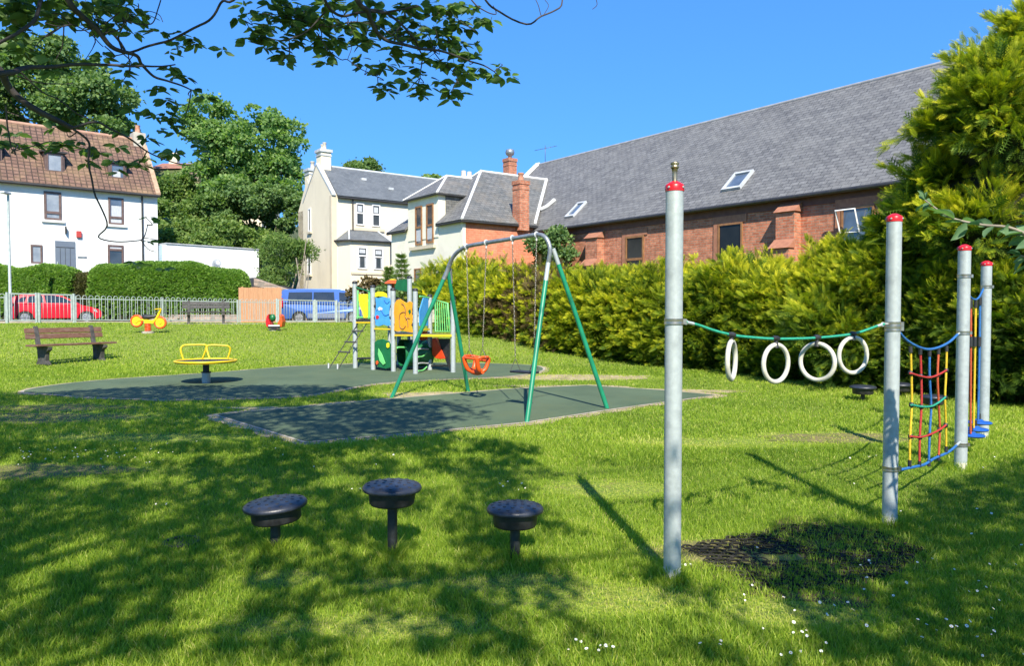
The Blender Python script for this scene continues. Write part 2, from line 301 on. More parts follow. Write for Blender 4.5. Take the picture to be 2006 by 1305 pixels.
    def build(s, name, m, parent=None, loc=None, bevel=0, seg=2, local=False, split=False, **tags):
        if split:
            for q in s.comps(): q.build(name, m, parent, loc, bevel, seg, local, **tags)
            return
        o0 = ORI[parent.name] if parent is not None else Vector(loc if loc is not None else (0, 0, 0))
        me = bpy.data.meshes.new(name); me.from_pydata([tuple(v if local else v-o0) for v in s.v], [], s.f)
        me.polygons.foreach_set('use_smooth', s.sm)
        bm = bmesh.new(); bm.from_mesh(me); bmesh.ops.recalc_face_normals(bm, faces=bm.faces)
        for e_ in bm.edges:
            lf = e_.link_faces
            if len(lf) == 2 and (lf[0].smooth != lf[1].smooth or (lf[0].smooth and lf[0].normal.dot(lf[1].normal) < .45)): e_.smooth = False
        bm.to_mesh(me); bm.free()
        if isinstance(m, list): me.polygons.foreach_set('material_index', (s.mi+[s.cur]*len(s.f))[:len(s.f)])
        me.update()
        for q_ in (m if isinstance(m, list) else [m]): me.materials.append(q_)
        o = bpy.data.objects.new(name, me); COL.objects.link(o)
        if parent is not None: o.parent = parent
        else: o.location = o0
        ORI[o.name] = o0.copy()
        if bevel:
            b = o.modifiers.new('bevel', 'BEVEL'); b.width = bevel; b.segments = seg; b.limit_method = 'ANGLE'; b.angle_limit = R(40)
        tag(o, tags.get('label'), tags.get('cat'), tags.get('group'), tags.get('kind'))
        return o
def copy_tree(o, parent=None, loc=None, rz=None, label=None, scale=None):
    c = o.copy(); COL.objects.link(c)
    if parent is not None: c.parent = parent
    if loc is not None: c.location = loc
    if rz is not None: c.rotation_euler.z = rz
    if scale: c.scale = scale
    if label: c['label'] = label
    for ch in list(o.children): copy_tree(ch, c)
    return c
def drape(name, poly, off, m, step=.4, kind='structure', thick=0):
    bm = bmesh.new(); vs = [bm.verts.new((p[0], p[1], 0)) for p in poly]; bm.faces.new(vs)
    ys = [p[1] for p in poly]; y = math.floor(min(ys)/step)*step
    while y < max(ys):
        bmesh.ops.bisect_plane(bm, geom=bm.verts[:]+bm.edges[:]+bm.faces[:], plane_co=(0, y, 0), plane_no=(0, 1, 0)); y += step
    if thick:
        r = bmesh.ops.extrude_face_region(bm, geom=bm.faces[:])
        for v in [g for g in r['geom'] if isinstance(g, bmesh.types.BMVert)]: v.co.z = 1
    for v in bm.verts: v.co.z = float(gz(v.co.y))+off+(thick if v.co.z > .5 else 0)
    bmesh.ops.recalc_face_normals(bm, faces=bm.faces)
    if not thick:
        for f in bm.faces:
            if f.normal.z < 0: f.normal_flip()
    me = bpy.data.meshes.new(name); bm.to_mesh(me); bm.free(); me.materials.append(m)
    o = bpy.data.objects.new(name, me); COL.objects.link(o); ORI[o.name] = Vector(); return tag(o, kind=kind)
def trimesh(name, V, Fc, m, attr=None, parent=None, loc=None, smooth=False, **tags):
    o0 = ORI[parent.name] if parent is not None else Vector(loc if loc is not None else (0, 0, 0))
    me = bpy.data.meshes.new(name); V = (V.reshape(-1, 3)-np.array(o0)).astype(np.float32); Fc = Fc.reshape(-1, 3).astype(np.int32)
    me.vertices.add(len(V)); me.vertices.foreach_set('co', V.ravel())
    me.loops.add(Fc.size); me.loops.foreach_set('vertex_index', Fc.ravel())
    me.polygons.add(len(Fc)); me.polygons.foreach_set('loop_start', np.arange(0, Fc.size, 3, dtype=np.int32))
    me.polygons.foreach_set('loop_total', np.full(len(Fc), 3, dtype=np.int32))
    if smooth: me.polygons.foreach_set('use_smooth', np.ones(len(Fc), dtype=bool))
    me.update(calc_edges=True)
    if attr is not None:
        a = me.attributes.new('v', 'FLOAT', 'POINT'); a.data.foreach_set('value', attr.astype(np.float32).ravel())
    me.materials.append(m); o = bpy.data.objects.new(name, me); COL.objects.link(o)
    if parent is not None: o.parent = parent
    else: o.location = o0
    ORI[o.name] = o0.copy(); tag(o, tags.get('label'), tags.get('cat'), tags.get('group'), tags.get('kind')); return o
def nrm(a): return a/np.maximum(np.linalg.norm(a, axis=-1, keepdims=True), 1e-9)
TIPV = .0
def scatter(T, TF, pos, d, up, size, val, curl=None):
    """copies of template T (x side, y along, z normal) at pos, growing along d with face normal near up"""
    d = nrm(d); x = nrm(np.cross(d, up)); z = np.cross(x, d); size = np.asarray(size)
    if size.ndim == 1: size = size[:, None, None]
    V = pos[:, None, :]+size*(T[None, :, 0:1]*x[:, None]+T[None, :, 1:2]*d[:, None]+T[None, :, 2:3]*z[:, None])
    n = len(pos); Fc = TF[None]+(np.arange(n)*len(T))[:, None, None]
    return V.reshape(-1, 3), Fc.reshape(-1, 3), (val[:, None]+TIPV*(T[None, :, 1]-.45)).ravel()
LEAF = np.array([(0, 0, 0), (.2, .25, .05), (.27, .52, .05), (.14, .82, .02), (0, 1, -.05), (-.14, .82, .02), (-.27, .52, .05), (-.2, .25, .05), (0, .5, -.02)], float)
LEAF_F = np.array([(0, 1, 8), (1, 2, 8), (2, 3, 8), (3, 4, 8), (4, 5, 8), (5, 6, 8), (6, 7, 8), (7, 0, 8)])
CARD = np.array([(0, 0, 0), (.42, .4, .1), (0, 1, -.1), (-.42, .55, .08)], float); CARD_F = np.array([(0, 1, 2), (0, 2, 3)])
LANCE = np.array([(0, 0, 0), (.09, .2, .03), (.13, .45, .04), (.07, .78, 0), (0, 1, -.1), (-.07, .78, 0), (-.13, .45, .04), (-.09, .2, .03), (0, .5, -.02)], float)
def frond():
    v = []; f = []
    def tri(a, b, c): k = len(v); v.extend([a, b, c]); f.append((k, k+1, k+2))
    tri((-.018, 0, 0), (.018, 0, 0), (0, 1.05, -.14))
    for i in range(7):
        y = .08+.125*i; l = .40*(1-.6*abs(y-.28)/.72)
        for s in (-1, 1):
            dz = -.02*i; q = y+(.05 if s > 0 else 0)
            tri((0, q-.02, dz), (s*l*.8, q+l*.62, dz-.07), (s*.012, q+.055, dz)); tri((s*l*.34, q+l*.24, dz-.02), (s*l*.42, q+l*.95, dz-.04), (s*l*.22, q+l*.22, dz-.01))
    return np.array(v), np.array(f)
FROND, FROND_F = frond()
def fbm(p, sc, seed=0):
    q = p*sc+seed*17.3; x, y, z = q[:, 0], q[:, 1], q[:, 2]; o = np.zeros(len(p)); a = 1
    for k in range(3):
        f = 1.9**k
        o += a*(np.sin(x*f*1.7+y*f*.9+k)+np.sin(y*f*1.5-z*f*1.2+2*k)+np.sin(z*f*1.9+x*f*.7+3*k))/3; a *= .55
    return o/1.85
def inpoly(x, y, poly):
    r = np.zeros(len(x), bool); n = len(poly)
    for i in range(n):
        x1, y1 = poly[i][:2]; x2, y2 = poly[i-1][:2]
        c = ((y1 > y) != (y2 > y)) & (x < (x2-x1)*(y-y1)/((y2-y1) or 1e-9)+x1); r ^= c
    return r
def polydist(x, y, poly):
    d = np.full(len(x), 1e9); n = len(poly)
    for i in range(n):
        x1, y1 = poly[i][:2]; x2, y2 = poly[i-1][:2]; dx, dy = x2-x1, y2-y1
        t = np.clip(((x-x1)*dx+(y-y1)*dy)/(dx*dx+dy*dy), 0, 1); d = np.minimum(d, np.hypot(x-x1-t*dx, y-y1-t*dy))
    return d
def smoothpath(pts, sub=6):
    pts = [Vector(p) for p in pts]; o = []
    for i in range(len(pts)-1):
        p0, p1, p2, p3 = pts[max(i-1, 0)], pts[i], pts[i+1], pts[min(i+2, len(pts)-1)]
        for k in range(sub):
            t = k/sub; o.append(.5*((2*p1)+(p2-p0)*t+(2*p0-5*p1+4*p2-p3)*t*t+(3*p1-p0-3*p2+p3)*t**3))
    o.append(pts[-1]); return o
def catenary(a, b, sag, n=14):
    a = Vector(a); b = Vector(b); return [a.lerp(b, i/n)-Vector((0, 0, sag*4*(i/n)*(1-i/n))) for i in range(n+1)]
# ================================================================== SETTING
ys = np.concatenate([np.arange(-60, 0, 2), np.arange(0, 46, .4), np.arange(46, 70, 2)])
xs = np.linspace(-90, 90, 37)
X, Y = np.meshgrid(xs, ys); Z = gz(Y)
idx = np.arange(X.size).reshape(X.shape); a, b, c, d = idx[:-1, :-1].ravel(), idx[:-1, 1:].ravel(), idx[1:, 1:].ravel(), idx[1:, :-1].ravel()
trimesh('lawn', np.stack([X, Y, Z], -1), np.concatenate([np.stack([a, b, c], 1), np.stack([a, c, d], 1)]), M['lawn'], kind='structure')
# far ground and hill behind the houses
def hillz(x, y):
    t = np.clip((y-44)/22, 0, 1); t = t*t*(3-2*t)
    h = np.clip((-12.5-x*44/np.maximum(y, 44))/6, 0, 1)
    return .78+t*(3+10.5*h)+.3*np.sin(x*.4)*t
hx = np.linspace(-420, 420, 140); hy = np.concatenate([np.arange(44, 80, 1.5), np.array([85, 100, 130, 200, 400, 900])])
X, Y = np.meshgrid(hx, hy); Z = hillz(X, np.minimum(Y, 70)); Z = np.where(Y > 75, Z*np.clip(1.2-(Y-75)/200, 0, 1), Z)
idx = np.arange(X.size).reshape(X.shape); a, b, c, d = idx[:-1, :-1].ravel(), idx[:-1, 1:].ravel(), idx[1:, 1:].ravel(), idx[1:, :-1].ravel()
trimesh('hill', np.stack([X, Y, Z-.02], -1), np.concatenate([np.stack([a, b, c], 1), np.stack([a, c, d], 1)]), M['hill'], kind='structure', smooth=True)
# fence line: from left near to right far
FA, FB = P(-150, 633, 25.4), P(650, 635, 36); FA = Vector((FA.x, FA.y, 0)); FB = Vector((FB.x, FB.y, 0)); FD = (FB-FA).normalized(); FN = Vector((-FD.y, FD.x, 0))
FC = FB+FD*7.5
E1 = FA-FD*12; E2 = FC+FD*6
drape('pavement', [E1+FN*.15, E2+FN*.15, E2+FN*2.0, E1+FN*2.0], .012, M['pave'])
drape('road', [E1+FN*2.15, E2+FN*2.15, E2+FN*8.2, E1+FN*8.2], .016, M['asphalt'])
drape('road_kerb', [E1+FN*2.0, E2+FN*2.0, E2+FN*2.15, E1+FN*2.15], .0, M['kerb'], thick=.09)
# rubber surfaces
PA = [G(*p) for p in [(425, 815), (600, 868), (820, 849), (1030, 829), (1200, 803), (1400, 776), (1290, 766), (1150, 757), (1000, 764), (760, 784)]]
PB = [G(*p) for p in [(48, 767), (120, 776), (300, 784), (560, 779), (650, 768), (745, 752), (880, 744), (1000, 738), (1062, 727), (1040, 717), (930, 713), (830, 712), (700, 714), (560, 720), (430, 731), (190, 747)]]
def cr(poly, sub=5):
    n = len(poly); o = []
    for i in range(n):
        p0, p1, p2, p3 = poly[i-1], poly[i], poly[(i+1) % n], poly[(i+2) % n]
        for k in range(sub):
            t = k/sub; o.append(.5*((2*p1)+(p2-p0)*t+(2*p0-5*p1+4*p2-p3)*t*t+(3*p1-p0-3*p2+p3)*t**3))
    return o
PBs = [PB[0]]+[p for p in cr(PB, 4)][1:]
def grow(poly, w, wob=0, sub=8, seed=0):
    n = len(poly); ar = sum(poly[i-1][0]*poly[i][1]-poly[i][0]*poly[i-1][1] for i in range(n)); sg = -1 if ar > 0 else 1; o = []
    for i in range(n):
        a, b = Vector(poly[i-1]), Vector(poly[i]); d = b-a; L = max(1, int(d.length/.12) if wob else 1)
        for k in range(L):
            p = a+d*(k/L); pa = Vector(poly[i-2]) if k == 0 else a
            d0 = (p-pa).normalized() if k == 0 else d.normalized(); dn = (d0+d.normalized()).normalized(); nn = Vector((-dn.y, dn.x, 0))*sg
            ww = w+wob*(mn.noise(Vector((p.x*2.1+seed, p.y*2.1, 0)))+.6*mn.noise(Vector((p.x*6+seed, p.y*6, 3))))
            o.append(p+nn*max(ww, .01))
    return o
drape('ground_soil', grow(PA, .17, .15, seed=3), .007, M['soil'])
drape('ground_soil', grow(PBs, .12, .12, seed=8), .007, M['soil'])
drape('ground_surface', grow(PA, .055), .012, M['kerb'])
drape('ground_surface', PA, .016, M['rubber'])
drape('ground_surface', grow(PBs, .05), .012, M['kerb'])
drape('ground_surface', PBs, .016, M['rubber'])
# ================================================================== LAWN: blades, daisies
MATC = [G(1338, 1078), G(1450, 1052), G(1580, 1030), G(1700, 1040), G(1815, 1078), G(1760, 1130), G(1640, 1160), G(1480, 1156)]
WORN = [(G(60, 820), 1.6, .5), (G(110, 800), 1.3, .4), (G(80, 925), 1.0, .35), (G(1420, 1085), .6, .3), (G(1130, 740), 1.7, .6), (G(1290, 768), 1.6, .3), (G(890, 772), 1.4, .3), (G(520, 800), .9, .2), (G(1010, 1150), .5, .2), (G(860, 775), 1.0, .5), (G(560, 1140), .3, .2), (G(1420, 870), 1.2, .35), (G(1150, 1180), .7, .25), (G(700, 1230), .8, .2), (G(1650, 860), 1.0, .4), (G(300, 860), 1.2, .3), (G(1200, 960), .6, .3), (G(760, 1150), .3, .12), (G(1560, 1200), .5, .25)]
def blades(n, y0, y1, hmin, hmax, wid, seed):
    r = np.random.default_rng(seed); u = r.random(n)
    y = y0*(y1/y0)**(u**.9); x = (r.random(n)*2-1)*(y*.74+1.5)
    keep = np.ones(n, bool)
    for pl, mg in ((PA, .05), (PBs, .05)):
        ins = inpoly(x, y, pl); dd = polydist(x, y, pl); keep &= ~ins & (dd > mg) & ((dd > .28) | (r.random(n) < .06+.94*(dd/.28)**2)) & (dd > .06)
    dry = np.zeros(n)
    for c, rx, ry in WORN:
        q = ((x-c.x)/rx)**2+((y-c.y)/ry)**2; q = np.clip(1.25-q+.5*fbm(np.stack([x, y, x*0], 1), 3.1), 0, 1); dry = np.maximum(dry, q)
    keep &= r.random(n) > dry*.55
    keep &= ~(inpoly(x, y, MATC) & (r.random(n) < .58))
    p0 = np.stack([x, y, x*0], 1); q = (x-FA.x)*FN.x+(y-FA.y)*FN.y; keep &= q < .1
    nse = fbm(p0, 1.3, 2); big = fbm(p0, .5, 5)
    x, y, dry, nse, big = x[keep], y[keep], dry[keep], nse[keep], big[keep]; n = len(x)
    h = (hmin+(hmax-hmin)*r.random(n)**1.6)*(1+.45*nse)*(1-.55*dry); w = wid*(.7+.6*r.random(n))
    a = r.random(n)*2*math.pi; lean = (.15+.75*r.random(n))*h; la = r.random(n)*2*math.pi+nse*2
    z = gz(y); B = np.stack([x, y, z], 1); sx = np.stack([np.cos(a)*w, np.sin(a)*w, a*0], 1)
    m = B+np.stack([np.cos(la)*lean*.35, np.sin(la)*lean*.35, h*.6], 1); t = B+np.stack([np.cos(la)*lean, np.sin(la)*lean, h], 1)
    V = np.stack([B-sx, B+sx, m+sx*.75, m-sx*.75, t], 1); Fc = np.array([(0, 1, 2), (0, 2, 3), (3, 2, 4)])[None]+(np.arange(n)*5)[:, None, None]
    val = np.clip(.46+.16*r.standard_normal(n)+.21*big+.14*nse+dry*.5, 0, 1); val = np.where(r.random(n) < .06, .95, val)
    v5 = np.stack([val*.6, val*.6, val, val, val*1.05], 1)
    return V.reshape(-1, 3), Fc.reshape(-1, 3), v5.ravel()
def joinm(parts):
    V, Fc, A = [], [], []; k = 0
    for v, f, a in parts: V.append(v); Fc.append(f+k); A.append(a); k += len(v)
    return np.concatenate(V), np.concatenate(Fc), np.concatenate(A)
def tufts(n, spots, seed):
    r = np.random.default_rng(seed); c = np.array([list(p) for p in spots])[r.integers(len(spots), size=n)]; a = r.random(n)*6.283; q = .03+.10*r.random(n)**1.3
    B = c+np.stack([np.cos(a)*q, np.sin(a)*q, a*0], 1); h = (.05+.075*r.random(n))*(1.2-q*5); la = a+r.standard_normal(n)*.8; lean = h*(.1+.7*r.random(n)); b = r.random(n)*6.283; sx = np.stack([np.cos(b), np.sin(b), b*0], 1)*.0024
    m = B+np.stack([np.cos(la)*lean*.35, np.sin(la)*lean*.35, h*.6], 1); t = B+np.stack([np.cos(la)*lean, np.sin(la)*lean, h], 1)
    V = np.stack([B-sx, B+sx, m+sx*.75, m-sx*.75, t], 1); Fc = np.array([(0, 1, 2), (0, 2, 3), (3, 2, 4)])[None]+(np.arange(n)*5)[:, None, None]
    val = np.clip(.5+.2*r.standard_normal(n), 0, 1); return V.reshape(-1, 3), Fc.reshape(-1, 3), np.repeat(val, 5)
FEET = [G(*p) for p in ((540, 1080), (769, 1092), (1009, 1100), (1316, 1136), (1742, 1031), (1881, 922), (1926, 862), (540, 1082), (769, 1094))]
for c_, rx_, ry_ in WORN[:5]+WORN[5:6]+WORN[9:10]+WORN[14:15]+[(G(1120, 742), 1.5, .42), (G(1035, 757), .9, .16), (G(890, 772), 1.3, .22), (G(1290, 766), 1.5, .2), (G(520, 800), .8, .12)]:
    drape('ground_soil', [c_+Vector((math.cos(k*.209)*rx_*.8*(1+.45*mn.noise(Vector((k*.5, c_.x, 1)))), math.sin(k*.209)*ry_*.8*(1+.45*mn.noise(Vector((k*.5, c_.y, 4)))), 0)) for k in range(30)], .0035+.0002*len(ORI) % .0015, M['soil'] if c_.y > 8.5 and c_.x > -3.5 else M['wornsoil'])
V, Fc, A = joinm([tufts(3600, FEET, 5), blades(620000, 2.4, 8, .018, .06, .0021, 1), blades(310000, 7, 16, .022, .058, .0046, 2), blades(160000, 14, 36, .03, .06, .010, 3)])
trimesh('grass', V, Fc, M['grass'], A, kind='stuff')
# long tufts round feet of posts
def daisies():
    spots = [(1165, 1290, 9, 60, 20), (1510, 1290, 7, 140, 25), (1590, 1260, 5, 60, 40), (1930, 1270, 10, 120, 60), (1750, 1240, 8, 200, 60), (1900, 1120, 10, 160, 60), (1640, 1220, 6, 120, 50), (150, 898, 34, 120, 12), (160, 905, 14, 160, 20), (320, 1000, 3, 10, 4), (980, 960, 6, 60, 10), (720, 975, 5, 40, 8), (1850, 960, 12, 200, 60), (1380, 1150, 5, 120, 60), (110, 690, 12, 90, 10), (230, 670, 8, 60, 15), (380, 880, 6, 200, 20), (1700, 1180, 16, 260, 70), (700, 920, 5, 150, 20)]
    r = .008; mb = MB(); mb.tube([(0, 0, 0), (0, 0, .058)], .0012, 4); mb.cur = 1; c = Vector((0, 0, .058)); rot = Matrix.Rotation(.45, 3, 'X')
    for k in range(11):
        a = k*2*math.pi/11; q = [(.2*r, -.12*r, 0), (r, -.22*r, .002), (1.12*r, 0, .002), (r, .22*r, .002), (.2*r, .12*r, 0)]
        mb.quad(*[c+rot @ (Matrix.Rotation(a, 3, 'Z') @ Vector(v)) for v in q])
    mb.cur = 2; mb.lathe([(.34*r, 0), (.28*r, .003), (0.0001, .004)], c, 7, rot)
    o = mb.build('daisy', [M['privet'], M['daisy'], M['daisyeye']], loc=(0, 0, 0)); tag(o, 'small white daisy with a yellow eye growing in the lawn grass', 'daisy', 'daisies dotted over the lawn'); first = True
    for px, py, n, sx, sy in spots:
        for _ in range(n):
            p = G(px+random.uniform(-1, 1)*sx, min(1300, py+random.uniform(-1, 1)*sy)); c = o if first else o.copy()
            if not first: COL.objects.link(c)
            first = False; c.location = p; c.rotation_euler = (random.uniform(-.4, .4), random.uniform(-.4, .4), random.uniform(-.6, .6)); k = random.uniform(.55, 1.0); c.scale = (k, k, k)
daisies()
# honeycomb mat
drape('ground_soil', grow(MATC, .10, .22, seed=5), .004, M['matsoil'])
mb = MB(); c0 = sum(MATC, Vector())/len(MATC); sp = .075
for i in range(-16, 17):
    for j in range(-12, 13):
        x = c0.x+(i+(j % 2)*.5)*sp; y = c0.y+j*sp*.87
        w = mn.noise(Vector((x*2.3, y*2.3, 1)))
        if inpoly(np.array([x]), np.array([y]), MATC)[0] and w > -.55:
            z = float(gz(y))+.012+.02*mn.noise(Vector((x*3, y*3, 0)))
            mb.tube([(x+.036*math.cos(k*math.pi/3), y+.036*math.sin(k*math.pi/3), z) for k in range(6)], .0065, 4, closed=True)
mb.build('rubber_mat', M['matrubber'], loc=(c0.x, c0.y, 0), label='black honeycomb rubber mat worn into the grass between the two front steel posts', cat='mat')
for (px, py, s) in ((1795, 1094, .055), (1700, 1094, .03), (1835, 1190, .04), (1690, 1150, .03), (1480, 1155, .02)):
    pass
g = G(356, 1066); mb = MB(); mb.tube([(g.x+.11*math.cos(k*.42), g.y+.11*math.sin(k*.42), .02) for k in range(15)], .012, 6, closed=True); mb.lathe([(.1, 0), (.1, .012), (.0001, .014)], (g.x, g.y, .004), 15)
mb.build('ground_socket', M['podpost'], loc=(g.x, g.y, 0), label='small round black socket sunk in the shaded grass left of the stepping pods', cat='ground socket')
# ================================================================== PLAY EQUIPMENT
def steel_post(px, pbase, ptop, r, label, bands, finial=False, sub=.3):
    g = G(px, pbase); top = P(px, ptop, g.y).z
    t = thing('steel_post', label, 'post', g, 'round steel posts of the climbing trail')
    mb = MB(); mb.tube([(g.x, g.y, g.z-sub), (g.x, g.y, g.z+.6), (g.x, g.y, top)], r, 28); mb.build('post_tube', M['steel'], t)
    rc = r*1.05; z = top-.004
    mb = MB(); mb.lathe([(rc, z-.002), (rc*1.02, z+.004), (rc*1.02, z+.030), (rc*.95, z+.036), (rc*.6, z+.048), (rc*.3, z+.056), (.0001, z+.058)], (g.x, g.y, 0), 28)
    cap = mb.build('post_cap', M['red'], t)
    mb = MB()
    for a in (-2.4, -.75, .9, 2.5):
        q = Vector((g.x+rc*1.03*math.cos(a), g.y+rc*1.03*math.sin(a), z+.018)); mb.lathe([(.007, 0), (.006, .004), (.0001, .005)], q, 8, Matrix.Rotation(a, 3, 'Z') @ Matrix.Rotation(math.pi/2, 3, 'Y'))
    mb.build('cap_screw', M['steel'], cap, split=True)
    if finial:
        mb = MB(); mb.lathe([(.017, z+.05), (.0145, z+.065), (.0145, z+.105), (.017, z+.125), (.021, z+.128), (.024, z+.132), (.024, z+.138), (.02, z+.142), (.02, z+.148), (.024, z+.152), (.024, z+.16), (.014, z+.165), (.0001, z+.166)], (g.x, g.y, 0), 20)
        mb.build('finial', M['brass'], t)
    mb = MB(); mb.lathe([(r+.0006, g.z-.02), (r+.0012, g.z+.02), (r+.0012, g.z+.055), (r+.0004, g.z+.075)], (g.x, g.y, 0), 28, caps=False); mb.build('weathered_base', M['ring'], t)
    for py in bands:
        zb = P(px, py, g.y).z; mb = MB(); mb.lathe([(r, zb-.018), (r+.004, zb-.018), (r+.005, zb-.006), (r+.003, zb), (r+.005, zb+.006), (r+.004, zb+.018), (r, zb+.018)], (g.x, g.y, 0), 28)
        mb.box((g.x+(r+.012)*.94, g.y-.01, zb), (.024, .02, .03)); mb.build('clamp_band', M['band'], t)
    return g
P1 = steel_post(1316.5, 1136, 373, .0495, 'nearest galvanised post with red cap and brass finial on its top', [630], True)
P2 = steel_post(1742.5, 1031, 433, .0500, 'galvanised post with red cap between the hanging white rings and the rope net', [635, 644, 918])
P3 = steel_post(1881.5, 922, 490, .0535, 'galvanised post with red cap between the rope net and the blue disc ropes', [541, 652, 871])
P4 = steel_post(1926, 862, 520, .0535, 'farthest galvanised red capped post behind the blue step discs', [562])
def eye_end(mb, a, b, s=.018):
    d = (b-a).normalized(); c = a+d*s; x = d.cross(Vector((0, 0, 1))).normalized(); y = Vector((0, 0, 1))
    mb.tube([c+(d*math.cos(k*math.pi/5)*s+y*math.sin(k*math.pi/5)*s*.7) for k in range(10)], .005, 6, closed=True)
    mb.tube([a+d*s*1.6, a+d*s*4.6], .010, 8)
# --- ring traverse
t = thing('ring_traverse', 'green rope with four off-white rings hanging between two steel posts', 'ring traverse', (P1+P2)/2)
path = [onpl(px, py, P1, P2) for px, py in [(1338, 630), (1365, 636), (1400, 648), (1433, 656), (1460, 660), (1520, 664), (1600, 662), (1672, 654), (1715, 640), (1732, 635)]]
mb = MB(); mb.tube(smoothpath(path, 4), .0085, 10); rope = mb.build('rope', M['rope_green'], t)
mb = MB(); eye_end(mb, path[0], path[1]); eye_end(mb, path[-1], path[-2]); mb.tube([P1+Vector((.045, .02, path[0].z-P1.z)), path[0]], .008, 8); mb.tube([P2+Vector((-.045, -.02, path[-1].z-P2.z)), path[-1]], .008, 8)
mb.build('shackle', M['steel'], t)
for (px, ry, cy, hh, ratio, sg) in [(1433, 656, 706, 84, .2, 1), (1520, 663, 712, 82, .62, 1), (1601, 661, 709, 80, .87, -1), (1671, 654, 696, 78, .71, 1)]:
    q = onpl(px, ry, P1, P2); Rr = hh/2/F*q.y-.0145; c = onpl(px, cy, P1, P2)
    va = math.atan2(q.x, q.y); an = -va+sg*math.acos(ratio)  # normal azimuth from the sight line
    X_ = Vector((math.cos(an), math.sin(an), 0))
    mb = MB(); mb.tube([c+X_*Rr*math.cos(k*math.pi/20)+Vector((0, 0, Rr*math.sin(k*math.pi/20))) for k in range(40)], .0145, 12, closed=True)
    rg = mb.build('ring', M['ring'], t)
    mb = MB(); d = (path[5]-path[4]).normalized(); mb.tube([q-d*.028, q-d*.01, q+d*.01, q+d*.028], [.012, .017, .017, .012], 10)
    mb.tube([q, Vector((q.x, q.y, c.z+Rr+.012))], .009, 8); mb.tube([Vector((q.x, q.y, c.z+Rr+.02)), Vector((q.x, q.y, c.z+Rr-.018))], [.013, .02], 8); mb.build('rope_clamp', M['black'], t)
# --- net
def zz(x, y): return 1640+x/2.718, 480+y/2.718
t = thing('climbing_net', 'rope climbing net of red, yellow and blue ropes strung between two posts', 'climbing net', (P2+P3)/2)
def N_(x, y, off=0): return onpl(*zz(x, y), P2, P3, off)
def ropepart(name, m, pts, r=.009, fn=N_, par=None, off=0):
    mb = MB(); mb.tube(smoothpath([fn(*p, off) for p in pts], 4), r, 8); return mb.build(name, m, par or t)
ropepart('top_rope', M['rope_blue'], [(332, 468), (360, 500), (400, 528), (450, 550), (495, 556), (550, 542), (600, 515), (640, 478)], .011)
ropepart('bottom_rope', M['rope_blue'], [(328, 1200), (400, 1185), (460, 1172), (490, 1155), (520, 1136), (590, 1105), (640, 1065)], .011)
vs_ = [('rope_yellow', [(391, 560), (395, 700), (397, 850), (388, 1020), (386, 1160)]), ('rope_red', [(443, 570), (447, 700), (449, 850), (440, 1020), (438, 1165)]), ('rope_blue', [(492, 580), (492, 700), (500, 860), (492, 1010), (488, 1160)]), ('rope_orange', [(540, 570), (534, 700), (540, 840), (546, 985), (540, 1130)]), ('rope_yellow', [(583, 555), (580, 680), (574, 815), (579, 960), (580, 1085)])]
for m_, p_ in vs_: ropepart('vertical_rope', M[m_], p_, .0092)
hs_ = [('rope_red', [(390, 683), (445, 700), (492, 706), (536, 693), (581, 668)]), ('rope_green', [(396, 852), (449, 862), (500, 860), (540, 840), (575, 812)]), ('rope_red', [(390, 1020), (441, 1025), (493, 1011), (545, 985), (578, 960)])]
for m_, p_ in hs_: ropepart('cross_rope', M[m_], p_, .0085, off=.012)
mb = MB()
for _, p_ in hs_:
    for q in p_: w = N_(*q); mb.lathe([(.006, -.02), (.017, -.014), (.019, 0), (.017, .014), (.006, .02)], w, 8)
for _, p_ in vs_:
    for q, s in ((p_[0], 1), (p_[-1], -1)): w = N_(*q); mb.tube([w+Vector((0, 0, .03*s)), w-Vector((0, 0, .02*s))], .014, 8)
mb.build('rope_connector', M['black'], t, split=True)
mb = MB(); mb.tube([N_(314, 462), N_(334, 470)], .009, 8); mb.tube([N_(650, 470), N_(636, 482)], .009, 8); mb.tube([N_(314, 1204), N_(332, 1199)], .009, 8); mb.tube([N_(655, 1050), N_(634, 1068)], .012, 8); mb.build('shackle', M['steel'], t)
# --- disc ropes
t = thing('disc_climber', 'red, yellow and blue ropes with blue step discs between the two farthest posts', 'rope climber', (P3+P4)/2)
def D_(x, y, off=0): return onpl(*zz(x, y), P3, P4, off)
ropepart('top_rope', M['rope_blue'], [(690, 235), (700, 265), (715, 283), (738, 291), (758, 275), (778, 235)], .010, D_)
for m_, p_, dc in [('rope_orange', [(712, 290), (711, 600), (710, 1005)], (714, 1010)), ('rope_yellow', [(738, 292), (733, 600), (726, 975)], (735, 979)), ('rope_blue', [(761, 280), (757, 600), (750, 935)], (755, 943))]:
    rp_ = ropepart('hanging_rope', M[m_], p_, .011, D_)
    c = D_(*dc); mb = MB(); mb.lathe([(.03, .03), (.05, .012), (.115, .004), (.125, -.006), (.118, -.018), (.04, -.03), (.0001, -.032)][::-1], c, 24); mb.build('step_disc', M['bluestep'], rp_)
    mb = MB(); a = D_(p_[1][0], 515); mb.tube([a+Vector((0, 0, .05)), a-Vector((0, 0, .05))], .018, 8); q = D_(*p_[0]); mb.tube([q, q-Vector((0, 0, .08))], .017, 8); q = c+Vector((0, 0, .02)); mb.tube([q, q+Vector((0, 0, .07))], .017, 8); mb.build('rope_collar', M['black'], rp_, split=True)
